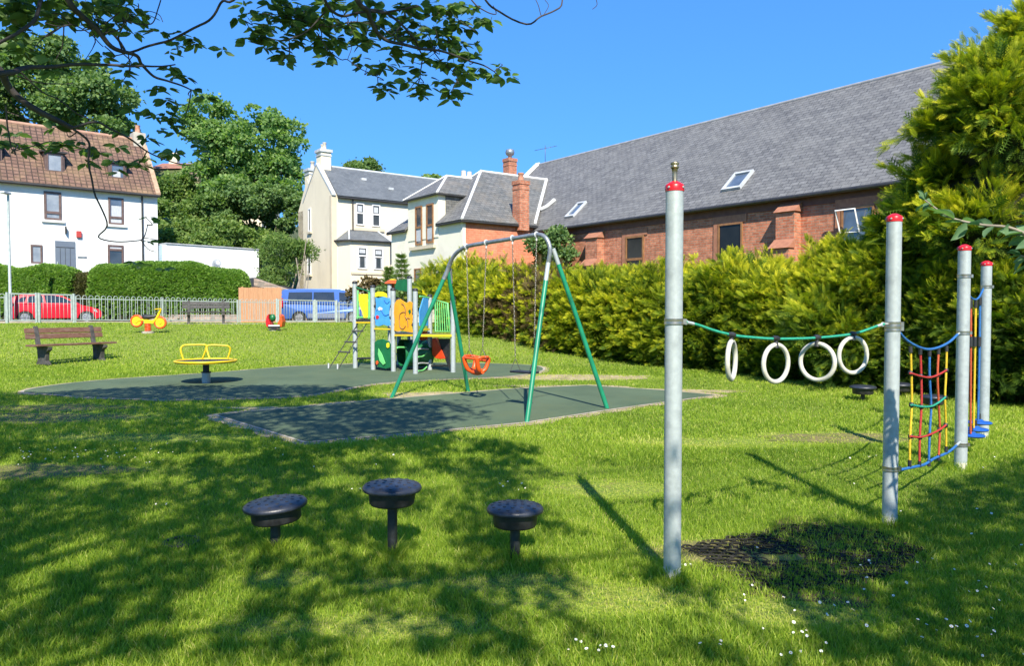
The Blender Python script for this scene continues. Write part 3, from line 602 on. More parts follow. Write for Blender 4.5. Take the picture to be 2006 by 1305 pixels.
# --- stepping pods
def pod(px, pbase, ptop, r, label, tilt=(0, 0), group='mushroom stepping pods', far=False):
    g = G(px, pbase); zt = P(px, ptop, g.y).z; h = zt-g.z
    t = thing('stepping_pod', label, 'stepping pod', g, group); n = 14 if far else 40
    rot = Matrix.Rotation(tilt[0], 3, 'Y') @ Matrix.Rotation(tilt[1], 3, 'X'); c = Vector((g.x, g.y, zt))
    mb = MB(); mb.lathe([(r*.80, -.032), (r*.97, -.030), (r, -.018), (r*.985, -.007), (r*.93, .004), (r*.7, .014), (r*.35, .021), (.0001, .022)], c, n, rot); mb.cur = 1
    if not far:
        for k, (rr, m) in enumerate([(0, 1), (.3, 6), (.56, 11), (.8, 15)]):
            for i in range(m):
                a = (i+.5*(k % 2))*2*math.pi/m; hz = np.interp(rr, [0, .35, .7, .93], [.022, .021, .014, .004])
                sl_ = Matrix.Rotation(a, 3, 'Z') @ Matrix.Rotation(rr*.12, 3, 'Y')
                mb.lathe([(.0125, 0), (.010, .0028), (.0001, .003)], c+rot @ Vector((rr*r*math.cos(a), rr*r*math.sin(a), float(hz)-.0003)), 10, rot @ sl_)
    mb.build('step_top', [M['pod'], M['black']], t)
    mb = MB(); mb.lathe([(r*.0+.03, -.118), (r*.72, -.116), (r*.76, -.105), (r*.79, -.031)], c, n, rot); mb.build('skirt', M['black'], t)
    mb = MB(); mb.tube([(g.x, g.y, g.z-.1), (g.x, g.y, g.z+h*.5), c-Vector((0, 0, .11))], .031, 16 if not far else 8); mb.build('pod_post', M['podpost'], t)
    if not far:
        mb = MB(); mb.lathe([(.05, -.128), (.055, -.116)], c, 20, rot); mb.build('collar', M['podpost'], t)
pod(540, 1080, 985, .2, 'near black stepping pod with a tilted domed top, beside the sunken socket', (R(-3.8), R(1)))
pod(769, 1092, 951, .184, 'tallest of the three near black stepping pods, between the other two', (R(1), 0))
pod(1009, 1100, 993, .176, 'lowest black stepping pod, in front of the green swing, nearest the steel post', (0, R(-1)))
pod(1690, 786, 757, .19, 'far black stepping pod beside the conifer hedge, left of the second post', far=True)
pod(1762, 778, 752, .19, 'far black stepping pod half hidden behind the second steel post', far=True)
pod(1828, 803, 776, .17, 'far black stepping pod seen through the rope net', far=True)
# --- swing frame
def chain(mb, a, b, r=.0042, pitch=.034):
    a = Vector(a); b = Vector(b); d = b-a; n = int(d.length/pitch); d.normalize(); x = d.orthogonal().normalized(); y = d.cross(x)
    for i in range(n):
        c = a+d*(pitch*(i+.5)); u = x if i % 2 else y
        mb.tube([c+d*.024*math.cos(k*math.pi/3)+u*.0085*math.sin(k*math.pi/3) for k in range(6)], r, 4, closed=True)
f1, f2, f3, f4 = G(1031, 829), G(1192, 802), G(765, 779), G(918, 767); SR = (f1+f2)/2; SL = (f3+f4)/2
def Sw(px, py): return onpl(px, py, SL, SR)
t = thing('swing_frame', 'swing frame with four green legs and a grey steel top bar on green rubber', 'swing frame', (SR+SL)/2)
bar = [Sw(*p) for p in [(877, 530), (881, 517), (887, 505), (895, 495), (905, 487.5), (917, 482), (950, 476), (1000, 468), (1045, 460.5), (1058, 460), (1067, 464), (1073, 472), (1077, 484), (1077, 498), (1074, 515)]]
mb = MB(); mb.tube(smoothpath(bar, 5), .030, 14); mb.build('top_bar', M['tube'], t)
jl, jr = bar[0], bar[-1]
def leg(a, f, fr, m='green'):
    mb = MB(); d = (f-a); s = a+d*fr; mb.tube([s, s+d*.3, f-Vector((0, 0, .05))+d*.01], .0315, 14); return mb.build('leg', M[m], t)
for a, f, fr in ((jr, f1, .12), (jl, f3, 0), (jl, f4, 0)): leg(a, f, fr)
a2 = Sw(1080, 488)+Vector((.03, .06, 0)); leg(a2, f2, .09)
mb = MB(); mb.tube([jr, jr+(f1-jr)*.14], .0305, 14); mb.tube([a2+(a2-f2)*.005, a2+(f2-a2)*.1], .0305, 14); mb.build('leg_joint', M['steel'], t)
mb = MB(); mb.tube([jl+(bar[1]-jl)*.9, jl, jl+(f3-jl)*.07], .036, 12); mb.tube([jl+Vector((.03, .04, .03)), jl+(f4-jl)*.1+Vector((.01, .01, 0))], .034, 12); mb.build('leg_joint', M['tube'], t)
hang = []
for px, py in ((914, 483), (952.5, 475.5), (1004, 467), (1051, 460)):
    c = Sw(px, py); mb = MB(); ax = (SR-SL).normalized(); side = Vector((-ax.y, ax.x, 0))
    mb.tube([c+side*.038*math.cos(k*math.pi/6)+Vector((0, 0, .038*math.sin(k*math.pi/6))) for k in range(12)], .012, 6, closed=True)
    mb.box(c-Vector((0, 0, .055)), (.02, .02, .05)); mb.build('chain_hanger', M['lead'], t); hang.append(c-Vector((0, 0, .08)))
ax = (SR-SL).normalized(); side = Vector((-ax.y, ax.x, 0))
# cradle
cc = Sw(933, 711); t = thing('cradle_swing', 'orange toddler cradle swing seat hanging on chains from the frame', 'swing seat', cc)
T1, T2 = Sw(919.5, 684), Sw(945.5, 684)

for h_, T_ in ((hang[0], T1), (hang[1], T2)): mb = MB(); chain(mb, h_, T_); mb.build('chain', M['cable'], t)
hw = (Sw(956, 700)-Sw(908, 700)).length/2-.085; zr = Sw(933, 700).z; cen = Vector((cc.x, cc.y, zr))
def E(u, v, z): return cen+ax*u+side*v+Vector((0, 0, z))
mb = MB()
for tp in (T1, T2):
    u0 = (tp-cen).dot(ax)
    for du in (-.065, .07): mb.tube([tp, E(u0+du, -.0, .0)], .0045, 6)
    mb.tube([tp, E(u0, .1, .0)], .0045, 6)
mb.build('suspension_rod', M['cable'], t)
mb = MB(); rim = [E(hw*math.copysign(abs(math.cos(a))**.6, math.cos(a)), .13*math.copysign(abs(math.sin(a))**.6, math.sin(a)), .012*math.cos(2*a)) for a in [k*math.pi/16 for k in range(32)]]
mb.tube(rim, .02, 10, closed=True)
for u in (-hw*.78, hw*.78):
    mb.tube(smoothpath([E(u, -.12, 0), E(u*.95, -.10, -.10), E(u*.85, -.06, -.185), E(u*.62, 0, -.215)], 4), [.034]*13, 8)
    mb.tube(smoothpath([E(u, .12, 0), E(u*.95, .10, -.10), E(u*.85, .06, -.185), E(u*.62, 0, -.215)], 4), [.032]*13, 8)
mb.tube(smoothpath([E(-hw*.72, 0, -.2), E(-hw*.3, 0, -.225), E(hw*.3, 0, -.225), E(hw*.72, 0, -.2)], 4), .042, 8)
mb.tube([E(-hw*.9, .12, -.05), E(hw*.9, .12, -.05)], .02, 8); mb.build('bucket_seat', M['orange'], t)
# flat seat
c = Sw(1027, 729); t = thing('flat_swing', 'black flat swing seat hanging on chains beside the right leg of the frame', 'swing seat', c)
T1, T2 = Sw(1009.5, 703), Sw(1046, 703); 
for h_, T_ in ((hang[2], T1), (hang[3], T2)): mb = MB(); chain(mb, h_, T_); mb.build('chain', M['cable'], t)
hw = (Sw(1054, 728)-Sw(999, 728)).length/2-.06; cen = c
mb = MB()
for tp, s in ((T1, -1), (T2, 1)):
    u0 = (tp-cen).dot(ax)
    for du in (-.04, .055): mb.tube([tp, E(u0+du, .05*(1 if du > 0 else -1), .01)], .005, 6)
mb.build('suspension_rod', M['cable'], t)
mb = MB(); mb.box(cen, (2*hw, .17, .03), rz=math.atan2(ax.y, ax.x)); mb.build('seat', M['black'], t, bevel=.012)
# --- roundabout dish
g = G(404, 752); t = thing('roundabout', 'yellow rimmed spinning dish with hoop handrails on a short post', 'roundabout', g)
def at(px, py, dy=0): return P(px, py, g.y+dy)
zt = at(403, 707).z; Rr = 56.5/F*g.y
mb = MB(); mb.lathe([(.05, -.05), (Rr*.5, -.045), (Rr*.93, -.02), (Rr*.94, 0), (.0001, .004)], (g.x, g.y, zt), 40); mb.build('platform', M['black'], t)
mb = MB(); mb.tube([(g.x+Rr*math.cos(k*math.pi/20), g.y+Rr*math.sin(k*math.pi/20), zt) for k in range(40)], .019, 8, closed=True); mb.lathe([(Rr*.9, -.008), (Rr, -.03), (Rr*1.01, -.01)], (g.x, g.y, zt), 40); mb.build('rim', M['yellow'], t)
for s, pts in ((-1, [(359, 704), (354, 686), (358, 678), (368, 676), (400, 675.5), (404, 682), (396, 704)]), (1, [(446, 703), (451, 685), (447, 678.5), (438, 677), (410, 676.5), (405, 683), (411, 704)])):
    mb = MB(); mb.tube(smoothpath([at(px, py, dy) for (px, py), dy in zip(pts, (-.1, -.1, -.08, -.06, 0, .02, .04) if s < 0 else (.1, .1, .08, .06, 0, -.02, -.06))], 5), .016, 8); mb.build('handrail', M['yellow'], t)
zm = at(404, 729).z
mb = MB(); mb.lathe([(.055, zt-.04), (.055, zm)], (g.x, g.y, 0), 16); mb.lathe([(.085, zm-.012), (.085, zm+.006), (.05, zm+.007)], (g.x, g.y, 0), 16); mb.build('bearing_column', M['podpost'], t)
mb = MB(); mb.lathe([(.072, g.z-.05), (.072, zm-.012)], (g.x, g.y, 0), 20); mb.build('pedestal', M['steel'], t)
# --- benches
def bench(loc, rz, L, label, m1, m2, narrow=False):
    t = thing('park_bench', label, 'bench', loc); t.rotation_euler.z = rz
    def lb(mb, name, m, bevel=.006): return mb.build(name, m, t, bevel=bevel, local=True)
    for dz, dy in ((.74, .30), (.615, .265)):
        mb = MB(); mb.box((0, dy, dz), (L, .035, .115), rot=Matrix.Rotation(R(-14), 3, 'X')); lb(mb, 'back_slat', m1)
    for y in (-.2, -.03, .13): mb = MB(); mb.box((0, y, .42+(.012 if y < -.1 else 0)), (L+.06, .15, .04)); lb(mb, 'seat_slat', m1)
    for s in (-1, 1):
        x = s*L*.36; mb = MB()
        prof = [(-.27, .395), (-.27, .33), (-.16, .27), (-.14, .08), (-.24, 0), (.24, 0), (.17, .10), (.19, .33), (.265, .50), (.35, .83), (.30, .84), (.21, .52), (.17, .395)]
        mb.prism([(x-.045, y, z) for y, z in prof], (.09, 0, 0)); lb(mb, 'end_support', m2, .008)
    return t
M['benchconc'] = mat('dark_bench_support', (.035, .035, .032), .85, 0, (.08, .075, .07), 9, bump=.3)
g = G(142, 711); bench(g, R(60), 1.72, 'brown slatted bench on dark supports on the lawn, left of the roundabout', M['brownwood'], M['benchconc'])
g = P(413, 635, 27.0); gb = Vector((g.x, 26.6, float(gz(26.6)))); bench(gb, R(22), 1.6, 'grey slatted bench far off in front of the bow-top railings', M['darkwood'], M['benchconc'])
drape('pavement', [gb+Vector(v) for v in ((-1.6, -.45, 0), (1.7, -.6, 0), (3.6, .9, 0), (-1.6, .8, 0))], .014, M['concrete'])
# --- spring bike
g = G(290, 653); s_ = 1/F*g.y
def B(px, py, dy=0): return P(px, py, g.y+dy)
def spring(t, g, z1, m):
    mb = MB(); n = 60; mb.tube([(g.x+.085*math.cos(k*.62), g.y+.085*math.sin(k*.62), g.z+.05+(z1-g.z-.05)*k/n) for k in range(n+1)], .014, 6); mb.build('spring', m, t)
    mb = MB(); mb.lathe([(.17, g.z-.02), (.17, g.z+.045), (.1, g.z+.06)], (g.x, g.y, 0), 16); mb.build('spring_base', M['concrete'], t)
t = thing('spring_bike', 'yellow spring rocker shaped like a motorbike with orange tyres on the lawn', 'spring rocker', g)
spring(t, g, B(290, 634).z, M['orange'])
for cx, cy in ((268, 629), (314, 632)):
    c = B(cx, cy); r = 10.5*s_; mb = MB(); mb.tube([c+Vector((r*math.cos(k*math.pi/10), 0, r*math.sin(k*math.pi/10))) for k in range(20)], .034, 8, closed=True); w = mb.build('wheel', M['orange'], t)
    rx = Matrix.Rotation(math.pi/2, 3, 'X'); mb = MB(); mb.lathe([(r*.88, -.02), (r*.88, .02)], c, 20, rx); mb.lathe([(r*.3, -.04), (r*.3, .04)], c, 12, rx); mb.build('wheel_hub', M['yellow'], w)
mb = MB(); mb.tube(smoothpath([B(268, 629), B(280, 627), B(292, 631), B(303, 628), B(309, 620), B(313, 610), B(315, 605)], 4), .04, 8)
mb.tube([B(309, 618), B(314, 632)], .03, 8); mb.tube([B(315, 605, -.02), B(303, 606, -.16)], .018, 8); mb.tube([B(315, 605, 0), B(307, 606, .16)], .018, 8); mb.prism([B(283, 625, -.04), B(303, 629, -.04), B(300, 634, -.04), B(282, 633, -.04)], (0, .08, 0)); mb.build('frame', M['yellow'], t)
mb = MB(); mb.tube(smoothpath([B(279, 618), B(284, 621), B(292, 621), B(305, 620)], 3), [.03, .05, .07, .08, .08, .08, .075, .06, .05, .03][:10], 8); mb.build('seat', M['black'], t)
# --- spring rocker 2
g = G(538, 648)
t = thing('spring_rocker', 'small red sided spring rocker with a green seat on the lawn before the van', 'spring rocker', g)
spring(t, g, P(538, 640, g.y).z, M['orange'])
for sx, x0 in ((-1, 528), (1, 545)):
    pts = [(0, 0), (-8, -2), (-10, -12), (-7, -24), (-2, -28), (-3, -18), (1, -10), (3, -2)]
    mb = MB(); mb.prism([P(x0+(a if sx < 0 else -a)*.8, 642+b*.95, g.y-.15) for a, b in pts], (0, .35, 0)); mb.build('side_panel', M['red'] if sx < 0 else M['orange'], t, bevel=.01)
mb = MB(); mb.lathe([(.0001, .12), (.07, .1), (.1, 0), (.07, -.1), (.0001, -.12)], P(534, 623, g.y+.05), 12); mb.build('seat', M['dkgreen'], t)
mb = MB(); mb.box(P(537, 640, g.y-.2), (.36, .05, .12)); b_ = mb.build('foot_plate', M['black'], t); mb = MB(); mb.box(P(537, 638, g.y-.235), (.34, .02, .035)); mb.build('white_stripe', M['frame_white'], b_)
# --- play tower
def zt4(x, y): return 620+x/4.35, 480+y/4.35
TP = {}
t = thing('play_tower', 'multicoloured toddler climbing tower with steel posts, panels, rope ladder and slide', 'play tower', G(*zt4(750, 1080)))
for k, (x, yb, yt) in {'1': (331, 1055, 325), '2': (483, 1070, 360), '3': (656, 1085, 385), '4': (844, 1104, 388), '5': (967, 1070, 440), '6': (1164, 1092, 462)}.items():
    g = G(*zt4(x, yb)); top = P(*zt4(x, yt), g.y); TP[k] = g
    mb = MB(); mb.tube([(g.x, g.y, g.z-.05), (g.x, g.y, top.z)], .050, 16); p_ = mb.build('post', M['steel'], t)
    mb = MB(); mb.lathe([(.056, top.z-.01), (.06, top.z+.015), (.045, top.z+.04), (.0001, top.z+.05)], (g.x, g.y, 0), 16); mb.build('post_cap', M['black'], p_)
for k, x, yt, d in (('7', 793, 282, 16.1), ('8', 624, 330, 16.5), ('9', 700, 470, 16.3)):
    top = P(*zt4(x, yt), d); TP[k] = Vector((top.x, d, float(gz(d))))
    mb = MB(); mb.tube([(top.x, d, TP[k].z-.05), (top.x, d, top.z)], .052, 16); p_ = mb.build('post', M['steel'], t)
    mb = MB(); mb.lathe([(.058, top.z-.01), (.062, top.z+.015), (.045, top.z+.04), (.0001, top.z+.05)], (top.x, d, 0), 16); mb.build('post_cap', M['black'], p_)
def panel(name, m, a, b, poly, th=.02, par=None, off=0):
    A, Bp = TP[a], TP[b]; n = Vector(((Bp-A).y, -(Bp-A).x, 0)).normalized()
    pts = [onpl(*zt4(x, y), A, Bp, off) for x, y in poly]; mb = MB(); mb.prism(pts, n*th); return mb.build(name, m, par or t, bevel=.004)
def rail(name, m, a, b, p0, p1, r=.018, off=0, par=None):
    mb = MB(); mb.tube([onpl(*zt4(*p0), TP[a], TP[b], off), onpl(*zt4(*p1), TP[a], TP[b], off)], r, 8); return mb.build(name, m, par or t)
def wavy(x0, y0, x1, y1, amp=7, n=8):
    o = []
    for i in range(n+1): f = i/n; o.append((x0+(x1-x0)*f, y0+amp*math.sin(f*9)))
    for i in range(1, n+1): f = i/n; o.append((x1+amp*math.sin(f*8), y0+(y1-y0)*f))
    for i in range(1, n+1): f = i/n; o.append((x1+(x0-x1)*f, y1+amp*math.sin(f*9+1)))
    for i in range(1, n): f = i/n; o.append((x0+amp*math.sin(f*8+2), y1+(y0-y1)*f))
    return o
panel('slide_hood', M['plyyellow'], '1', '2', [(368, 418), (440, 418), (440, 622), (408, 622), (385, 540), (368, 470)], .03)
mb = MB(); pts = [onpl(*zt4(x, y), TP['1'], TP['2'], .025) for x, y in [(365, 440), (372, 520), (392, 570), (408, 622)]]; mb.tube(smoothpath(pts, 4), .012, 6); mb.build('hood_edge', M['yellow'], t)
for x in (352, 450): rail('hood_bar', M['ltgreen'], '1', '2', (x, 385 if x < 400 else 400), (x, 630), .022)
rail('hood_bar', M['ltgreen'], '1', '2', (345, 618), (462, 618), .022); rail('hood_bar', M['dkgreen'], '1', '2', (340, 362), (465, 402), .016)
bp = panel('blue_panel', M['plyblue'], '2', '3', wavy(508, 448, 628, 686, 6), .025)
panel('yellow_arc', M['plyyellow'], '2', '3', [(505, 446), (505, 408), (530, 397), (570, 400), (600, 416), (606, 448), (570, 440), (530, 436)], .02, off=-.04)
mb = MB()
for pts in ([(508, 560), (540, 545), (580, 600), (620, 590)], [(575, 470), (600, 500), (622, 480)]): mb.tube(smoothpath([onpl(*zt4(x, y), TP['2'], TP['3'], .03) for x, y in pts], 4), .006, 6)
mb.build('painted_line', M['bluestep'], bp)
panel('panel_flower', M['red'], '2', '3', [(505, 605), (522, 598), (535, 612), (525, 632), (508, 630)], .004, bp, off=.03)
panel('panel_cloud', M['frame_white'], '2', '3', [(522, 540), (538, 528), (560, 536), (562, 552), (540, 558), (524, 554)], .004, bp, off=.03)
op = panel('orange_panel', M['plyorange'], '3', '4', [(672, 500), (690, 470), (720, 462), (745, 480), (770, 495), (800, 480), (822, 492), (816, 560), (824, 620), (814, 690), (822, 746), (780, 740), (740, 728), (700, 738), (668, 728), (674, 640), (666, 580)], .025)
mb = MB()
for pts in ([(725, 500), (750, 520), (760, 570), (755, 610), (775, 640), (780, 700)], [(705, 640), (712, 590), (740, 572), (760, 576)], [(705, 640), (712, 700), (740, 715), (760, 690)], [(762, 640), (780, 622), (795, 630)]): mb.tube(smoothpath([onpl(*zt4(x, y), TP['3'], TP['4'], .03) for x, y in pts], 4), .009, 6)
mb.build('painted_line', M['frame_oak'], op)
panel('painted_leaf', M['dkgreen'], '3', '4', [(782, 560), (800, 545), (806, 572), (792, 592)], .004, op, off=.03)
for a, b, xs_, ys_ in (('2', '3', (499, 632), (520, 620)), ('3', '4', (668, 822), (585, 680))):
    for x in xs_:
        for y in ys_: mb = MB(); mb.lathe([(.0001, -.035), (.03, -.02), (.034, 0), (.03, .02), (.0001, .035)], onpl(*zt4(x, y), TP[a], TP[b], -.01), 10); mb.build('panel_clip', M['black'], t)
panel('blue_side_panel', M['plyblue'], '4', '5', [(872, 640), (872, 560), (905, 450), (946, 455), (946, 690), (872, 690)], .02)
rail('green_rail', M['ltgreen'], '4', '5', (880, 437), (970, 452), .018)
bar_ = thing  # noqa
mb = MB(); n_ = [onpl(*zt4(x, y), TP['5'], TP['6']) for x, y in [(1014, 738), (1014, 468), (1118, 498), (1136, 738)]]
mb.tube(n_, .020, 8, closed=True)
for k in range(1, 6):
    f = k/6; a = n_[0].lerp(n_[3], f); b = n_[1].lerp(n_[2], f); mb.tube([a, b], .011, 6)
mb.build('barrier', M['ltgreen'], t)
panel('yellow_deck_edge', M['yellow'], '1', '2', [(350, 655), (462, 655), (462, 668), (350, 668)], .05)
panel('yellow_deck_edge', M['yellow'], '2', '3', [(503, 708), (634, 712), (634, 724), (503, 720)], .05)
panel('yellow_deck_edge', M['yellow'], '3', '4', [(678, 762), (822, 762), (822, 778), (678, 778)], .05)
panel('yellow_deck_edge', M['yellow'], '4', '6', [(872, 762), (1146, 762), (1146, 782), (872, 782)], .06)
panel('yellow_deck_edge', M['yellow'], '4', '5', [(896, 712), (948, 712), (948, 728), (896, 728)], .05)
def deck(a, b, c, d, z):
    mb = MB(); q = [Vector((TP[k].x, TP[k].y, z)) for k in (a, b, c, d)]; mb.prism(q, (0, 0, -.05)); mb.build('deck', M['black'], t)
z1 = onpl(*zt4(400, 650), TP['1'], TP['2']).z; z3 = onpl(*zt4(750, 758), TP['3'], TP['4']).z
TP['a'] = TP['1']+Vector((.25, 1.0, 0)); TP['b'] = TP['2']+Vector((.2, 1.0, 0)); deck('1', '2', 'b', 'a', z1); deck('3', '4', '7', '8', z3); deck('4', '6', '5', '5', z3-.004)
rail('black_stay', M['black'], '1', '2', (350, 968), (462, 966), .022); rail('black_stay', M['black'], '1', '2', (340, 640), (462, 636), .02)
panel('tunnel_end', M['dkgreen'], '2', '3', [(505, 830), (530, 808), (575, 802), (600, 815), (622, 820), (636, 850), (636, 1045), (600, 1055), (540, 1040), (505, 1000)], .04)
panel('leaf_cutout', M['ltgreen'], '2', '3', [(530, 880), (560, 930), (590, 1010), (570, 1025), (540, 990), (525, 930)], .012, off=.053)
panel('yellow_button', M['plyyellow'], '2', '3', [(598, 840), (610, 832), (622, 840), (622, 870), (610, 880), (598, 870)], .012, off=.053)
panel('orange_button', M['orange'], '2', '3', [(508, 992), (522, 985), (530, 1005), (520, 1022), (508, 1016)], .012, off=.053)
# tunnel body
ca = onpl(*zt4(700, 930), TP['3'], TP['4'])+Vector((0, .35, 0)); cb = onpl(*zt4(945, 930), TP['4'], TP['5'])+Vector((0, .35, 0)); mb = MB(); n2 = (cb-ca).normalized(); q_ = Vector((-n2.y, n2.x, 0))
prev = None; ring_ = []
for p in (ca, cb): ring_.append([p+q_*.3*math.cos(k*math.pi/10)+Vector((0, 0, .28*math.sin(k*math.pi/10))) for k in range(20)])
mb.add(ring_[0]+ring_[1], [(k, (k+1) % 20, 20+(k+1) % 20, 20+k) for k in range(20)], True); mb.build('crawl_tunnel', M['dkgreen'], t)
mb = MB()
for y0 in (874, 985): mb.tube([onpl(*zt4(690, y0), TP['3'], TP['4'], .1), onpl(*zt4(915, y0), TP['4'], TP['5'], -.25)], .022, 8); break
mb.build('tunnel_rail', M['ltgreen'], t)
for y in (888, 940, 1010, 1060):
    mb = MB(); s = [onpl(*zt4(x, yy), TP['4'], TP['5']) for x, yy in ((868, y+(14 if y in (940, 1060) else 0)), (905, y+(10 if y in (940, 1060) else -3)), (940, y-(20 if y in (940, 1060) else 0)), (985, y-(22 if y in (940, 1060) else 3)))]
    mb.tube(smoothpath(s[:3] if y in (940, 1060) else s, 4), .016, 6); mb.build('rung', M['ltgreen'] if y in (940, 1060) else M['lead'], t)
panel('entry_hood', M['slide'], '4', '5', [(872, 735), (948, 735), (955, 780), (940, 825), (905, 828), (872, 800)], .03, off=-.2)
mb = MB(); s0 = onpl(*zt4(1000, 800), TP['5'], TP['6']); s1 = onpl(*zt4(1080, 968), TP['5'], TP['6'])+Vector((.1, -.15, 0)); A_ = onpl(*zt4(982, 960), TP['5'], TP['6'])
mb.prism([onpl(*zt4(x, y), TP['5'], TP['6'], .05) for x, y in [(985, 795), (1012, 795), (1060, 880), (1098, 970), (1060, 975), (1010, 965), (985, 930)]], (0.02, .32, 0)); mb.build('slide_chute', M['slide'], t, bevel=.01)
panel('dark_infill', M['black'], '5', '6', [(1040, 798), (1140, 798), (1140, 1060), (1112, 1000), (1075, 900)], .02)
rail('black_stay', M['black'], '5', '6', (975, 1030), (1140, 1030), .02)
panel('green_flag', M['dkgreen'], '8', '7', [(672, 380), (685, 300), (775, 292), (775, 398), (720, 390)], .02)
q = onpl(*zt4(650, 322), TP['8'], TP['7'], -.1); mb = MB(); mb.lathe([(.0001, .075), (.09, .06), (.17, .01), (.19, -.02), (.06, -.03)][::-1], q, 16); mb.lathe([(.03, -.03), (.035, -.2)], q, 10); mb.build('mushroom_ornament', M['orange'], t)
mb = MB(); mb.lathe([(.0001, .085), (.06, .078), (.09, .063), (.07, .05)][::-1], q, 12); mb.build('ornament_spot', M['plyyellow'], t)
panel('yellow_fin', M['plyyellow'], '4', '5', [(900, 380), (918, 408), (942, 430), (935, 436), (905, 420)], .015)
# rope ladder
la, lb_, lc, ld = [G(*zt4(x, y)) for x, y in ((103, 1058), (180, 1064), (0, 0), (0, 0))][:2]+[onpl(*zt4(352, 672), TP['1'], TP['2']), onpl(*zt4(425, 672), TP['1'], TP['2'])]
mb = MB(); mb.tube([lc, la], .011, 6); mb.tube([ld, lb_], .011, 6); mb.build('ladder_rope', M['cable'], t)
for f in (.16, .40, .62): mb = MB(); a = lc.lerp(la, f); b = ld.lerp(lb_, f); e = (b-a)*.15; mb.tube([a-e, b+e], .017, 8); mb.build('ladder_rung', M['cable'], t)
mb = MB()
for p in (la, lb_): mb.tube([p+Vector((0, 0, .12)), p-Vector((0, 0, .02))], .018, 8)
mb.build('ladder_anchor', M['lead'], t, split=True)
# ================================================================== FENCES, KERB, LAMP
def fz(p): return float(gz(p.y))
def fpt(px, off=0):
    q = onpl(px, 634, FA, FB); q = q+FN*off; q.z = fz(q); return q
def bow_fence(x0, x1, label, closed_right=True):
    a, b = fpt(x0), fpt(x1); L = (b-a).length; n = max(2, int(round(L/.22))); d = (b-a)/L
    t = thing('bow_top_fence', label, 'fence', (a+b)/2)
    def at(u, z): p = a+d*u; return Vector((p.x, p.y, fz(p)+z))
    mb = MB()
    for i in range(n):
        u0 = L*i/n+.04; u1 = L*(i+1)/n-.04; um = (u0+u1)/2; r = (u1-u0)/2
        mb.tube([at(u0, .12)]+[at(um-r*math.cos(k*math.pi/6), 1.02+r*math.sin(k*math.pi/6)) for k in range(7)]+[at(u1, .12)], .0115, 5)
    mb.build('bow_bar', M['fencemetal'], t)
    for z in (.14, .96): mb = MB(); mb.bar(at(0, z), at(L, z), .02, .035); mb.build('rail', M['fencemetal'], t)
    k = max(1, int(round(L/2.6)))
    for i in range(k+1): mb = MB(); p = at(L*i/k, .53); mb.box((p.x, p.y, p.z), (.05, .05, 1.06), rz=ANG); mb.build('fence_post', M['fencemetal'], t)
def gate(x0, x1, label, h=1.1):
    a, b = fpt(x0), fpt(x1); L = (b-a).length; d = (b-a)/L; t = thing('metal_gate', label, 'gate', (a+b)/2)
    def at(u, z): p = a+d*u; return Vector((p.x, p.y, fz(p)+z))
    mb = MB(); mb.bar(at(0, h), at(L, h), .045, .045); mb.bar(at(0, .12), at(L, .12), .045, .045)
    for u in (.0, L): mb.bar(at(u, .1), at(u, h+.02), .05, .05, up=Vector((0, 1, 0)))
    mb.build('gate_frame', M['fencemetal'], t)
    mb = MB(); n = max(3, int(L/.125))
    for i in range(1, n): mb.tube([at(L*i/n, .12), at(L*i/n, h)], .0105, 5)
    mb.build('gate_bars', M['fencemetal'], t)
    for u in (-.08, L+.08): mb = MB(); mb.bar(at(u, -.05), at(u, h+.05), .07, .07, up=Vector((0, 1, 0))); mb.build('gate_post', M['fencemetal'], t)
bow_fence(-260, 12, 'pale bow-top railing ending at the lamp column, behind the red car tail')
gate(20, 73, 'left flat-topped metal gate leaf in front of the rear of the red car')
gate(77, 141, 'flat-topped metal gate leaf in front of the doors of the red car')
bow_fence(148, 466, 'long bow-top railing between the red car bonnet and the timber fence')
bow_fence(470, 543, 'short bow-top railing in front of the orange timber fence')
gate(546, 614, 'flat-topped metal gate leaf in front of the rear wheel of the blue van')
gate(621, 657, 'narrow flat-topped metal gate leaf in front of the doors of the blue van')
bow_fence(664, 830, 'bow-top railing running behind the climbing tower')
# low stone retaining kerb under the hedge
HA = P(-160, 634, 29.6); HB = P(470, 634, 33.2); HA.z = HB.z = 0
hd = (HB-HA).normalized(); hn = Vector((-hd.y, hd.x, 0))
def wallseg(a, b, z0, z1, th, name, m, label, cat, par=None):
    d = (b-a).normalized(); n = Vector((-d.y, d.x, 0)); a = Vector((a.x, a.y, z0)); b = Vector((b.x, b.y, z0)); mb = MB()
    mb.prism([a, b, b+n*th, a+n*th], (0, 0, z1-z0)); return mb.build(name, m, par, loc=None if par else (a+b)/2, label=label, cat=cat)
W1 = HA+hn*3.2; W2 = HB+hn*1.4
wallseg(W1, W2, .3, 1.35, .3, 'stone_wall', M['stone'], 'low rubble stone wall under the clipped green hedge', 'wall')
# lamp column at the left
g = P(21, 634, 29.5); g.z = fz(g); top = P(19, 380, 29.5).z
t = thing('lamp_column', 'tall slim pale lamp column in front of the white house', 'lamp post', g)
mb = MB(); mb.tube([(g.x, g.y, g.z), (g.x, g.y, g.z+1.2), (g.x, g.y, g.z+1.25), (g.x, g.y, top)], [.08, .08, .055, .045], 12); mb.build('column', M['fencemetal'], t)
mb = MB(); mb.box((g.x-.02, g.y-.12, top+.03), (.2, .45, .1)); mb.build('lamp_head', M['lead'], t, bevel=.03)
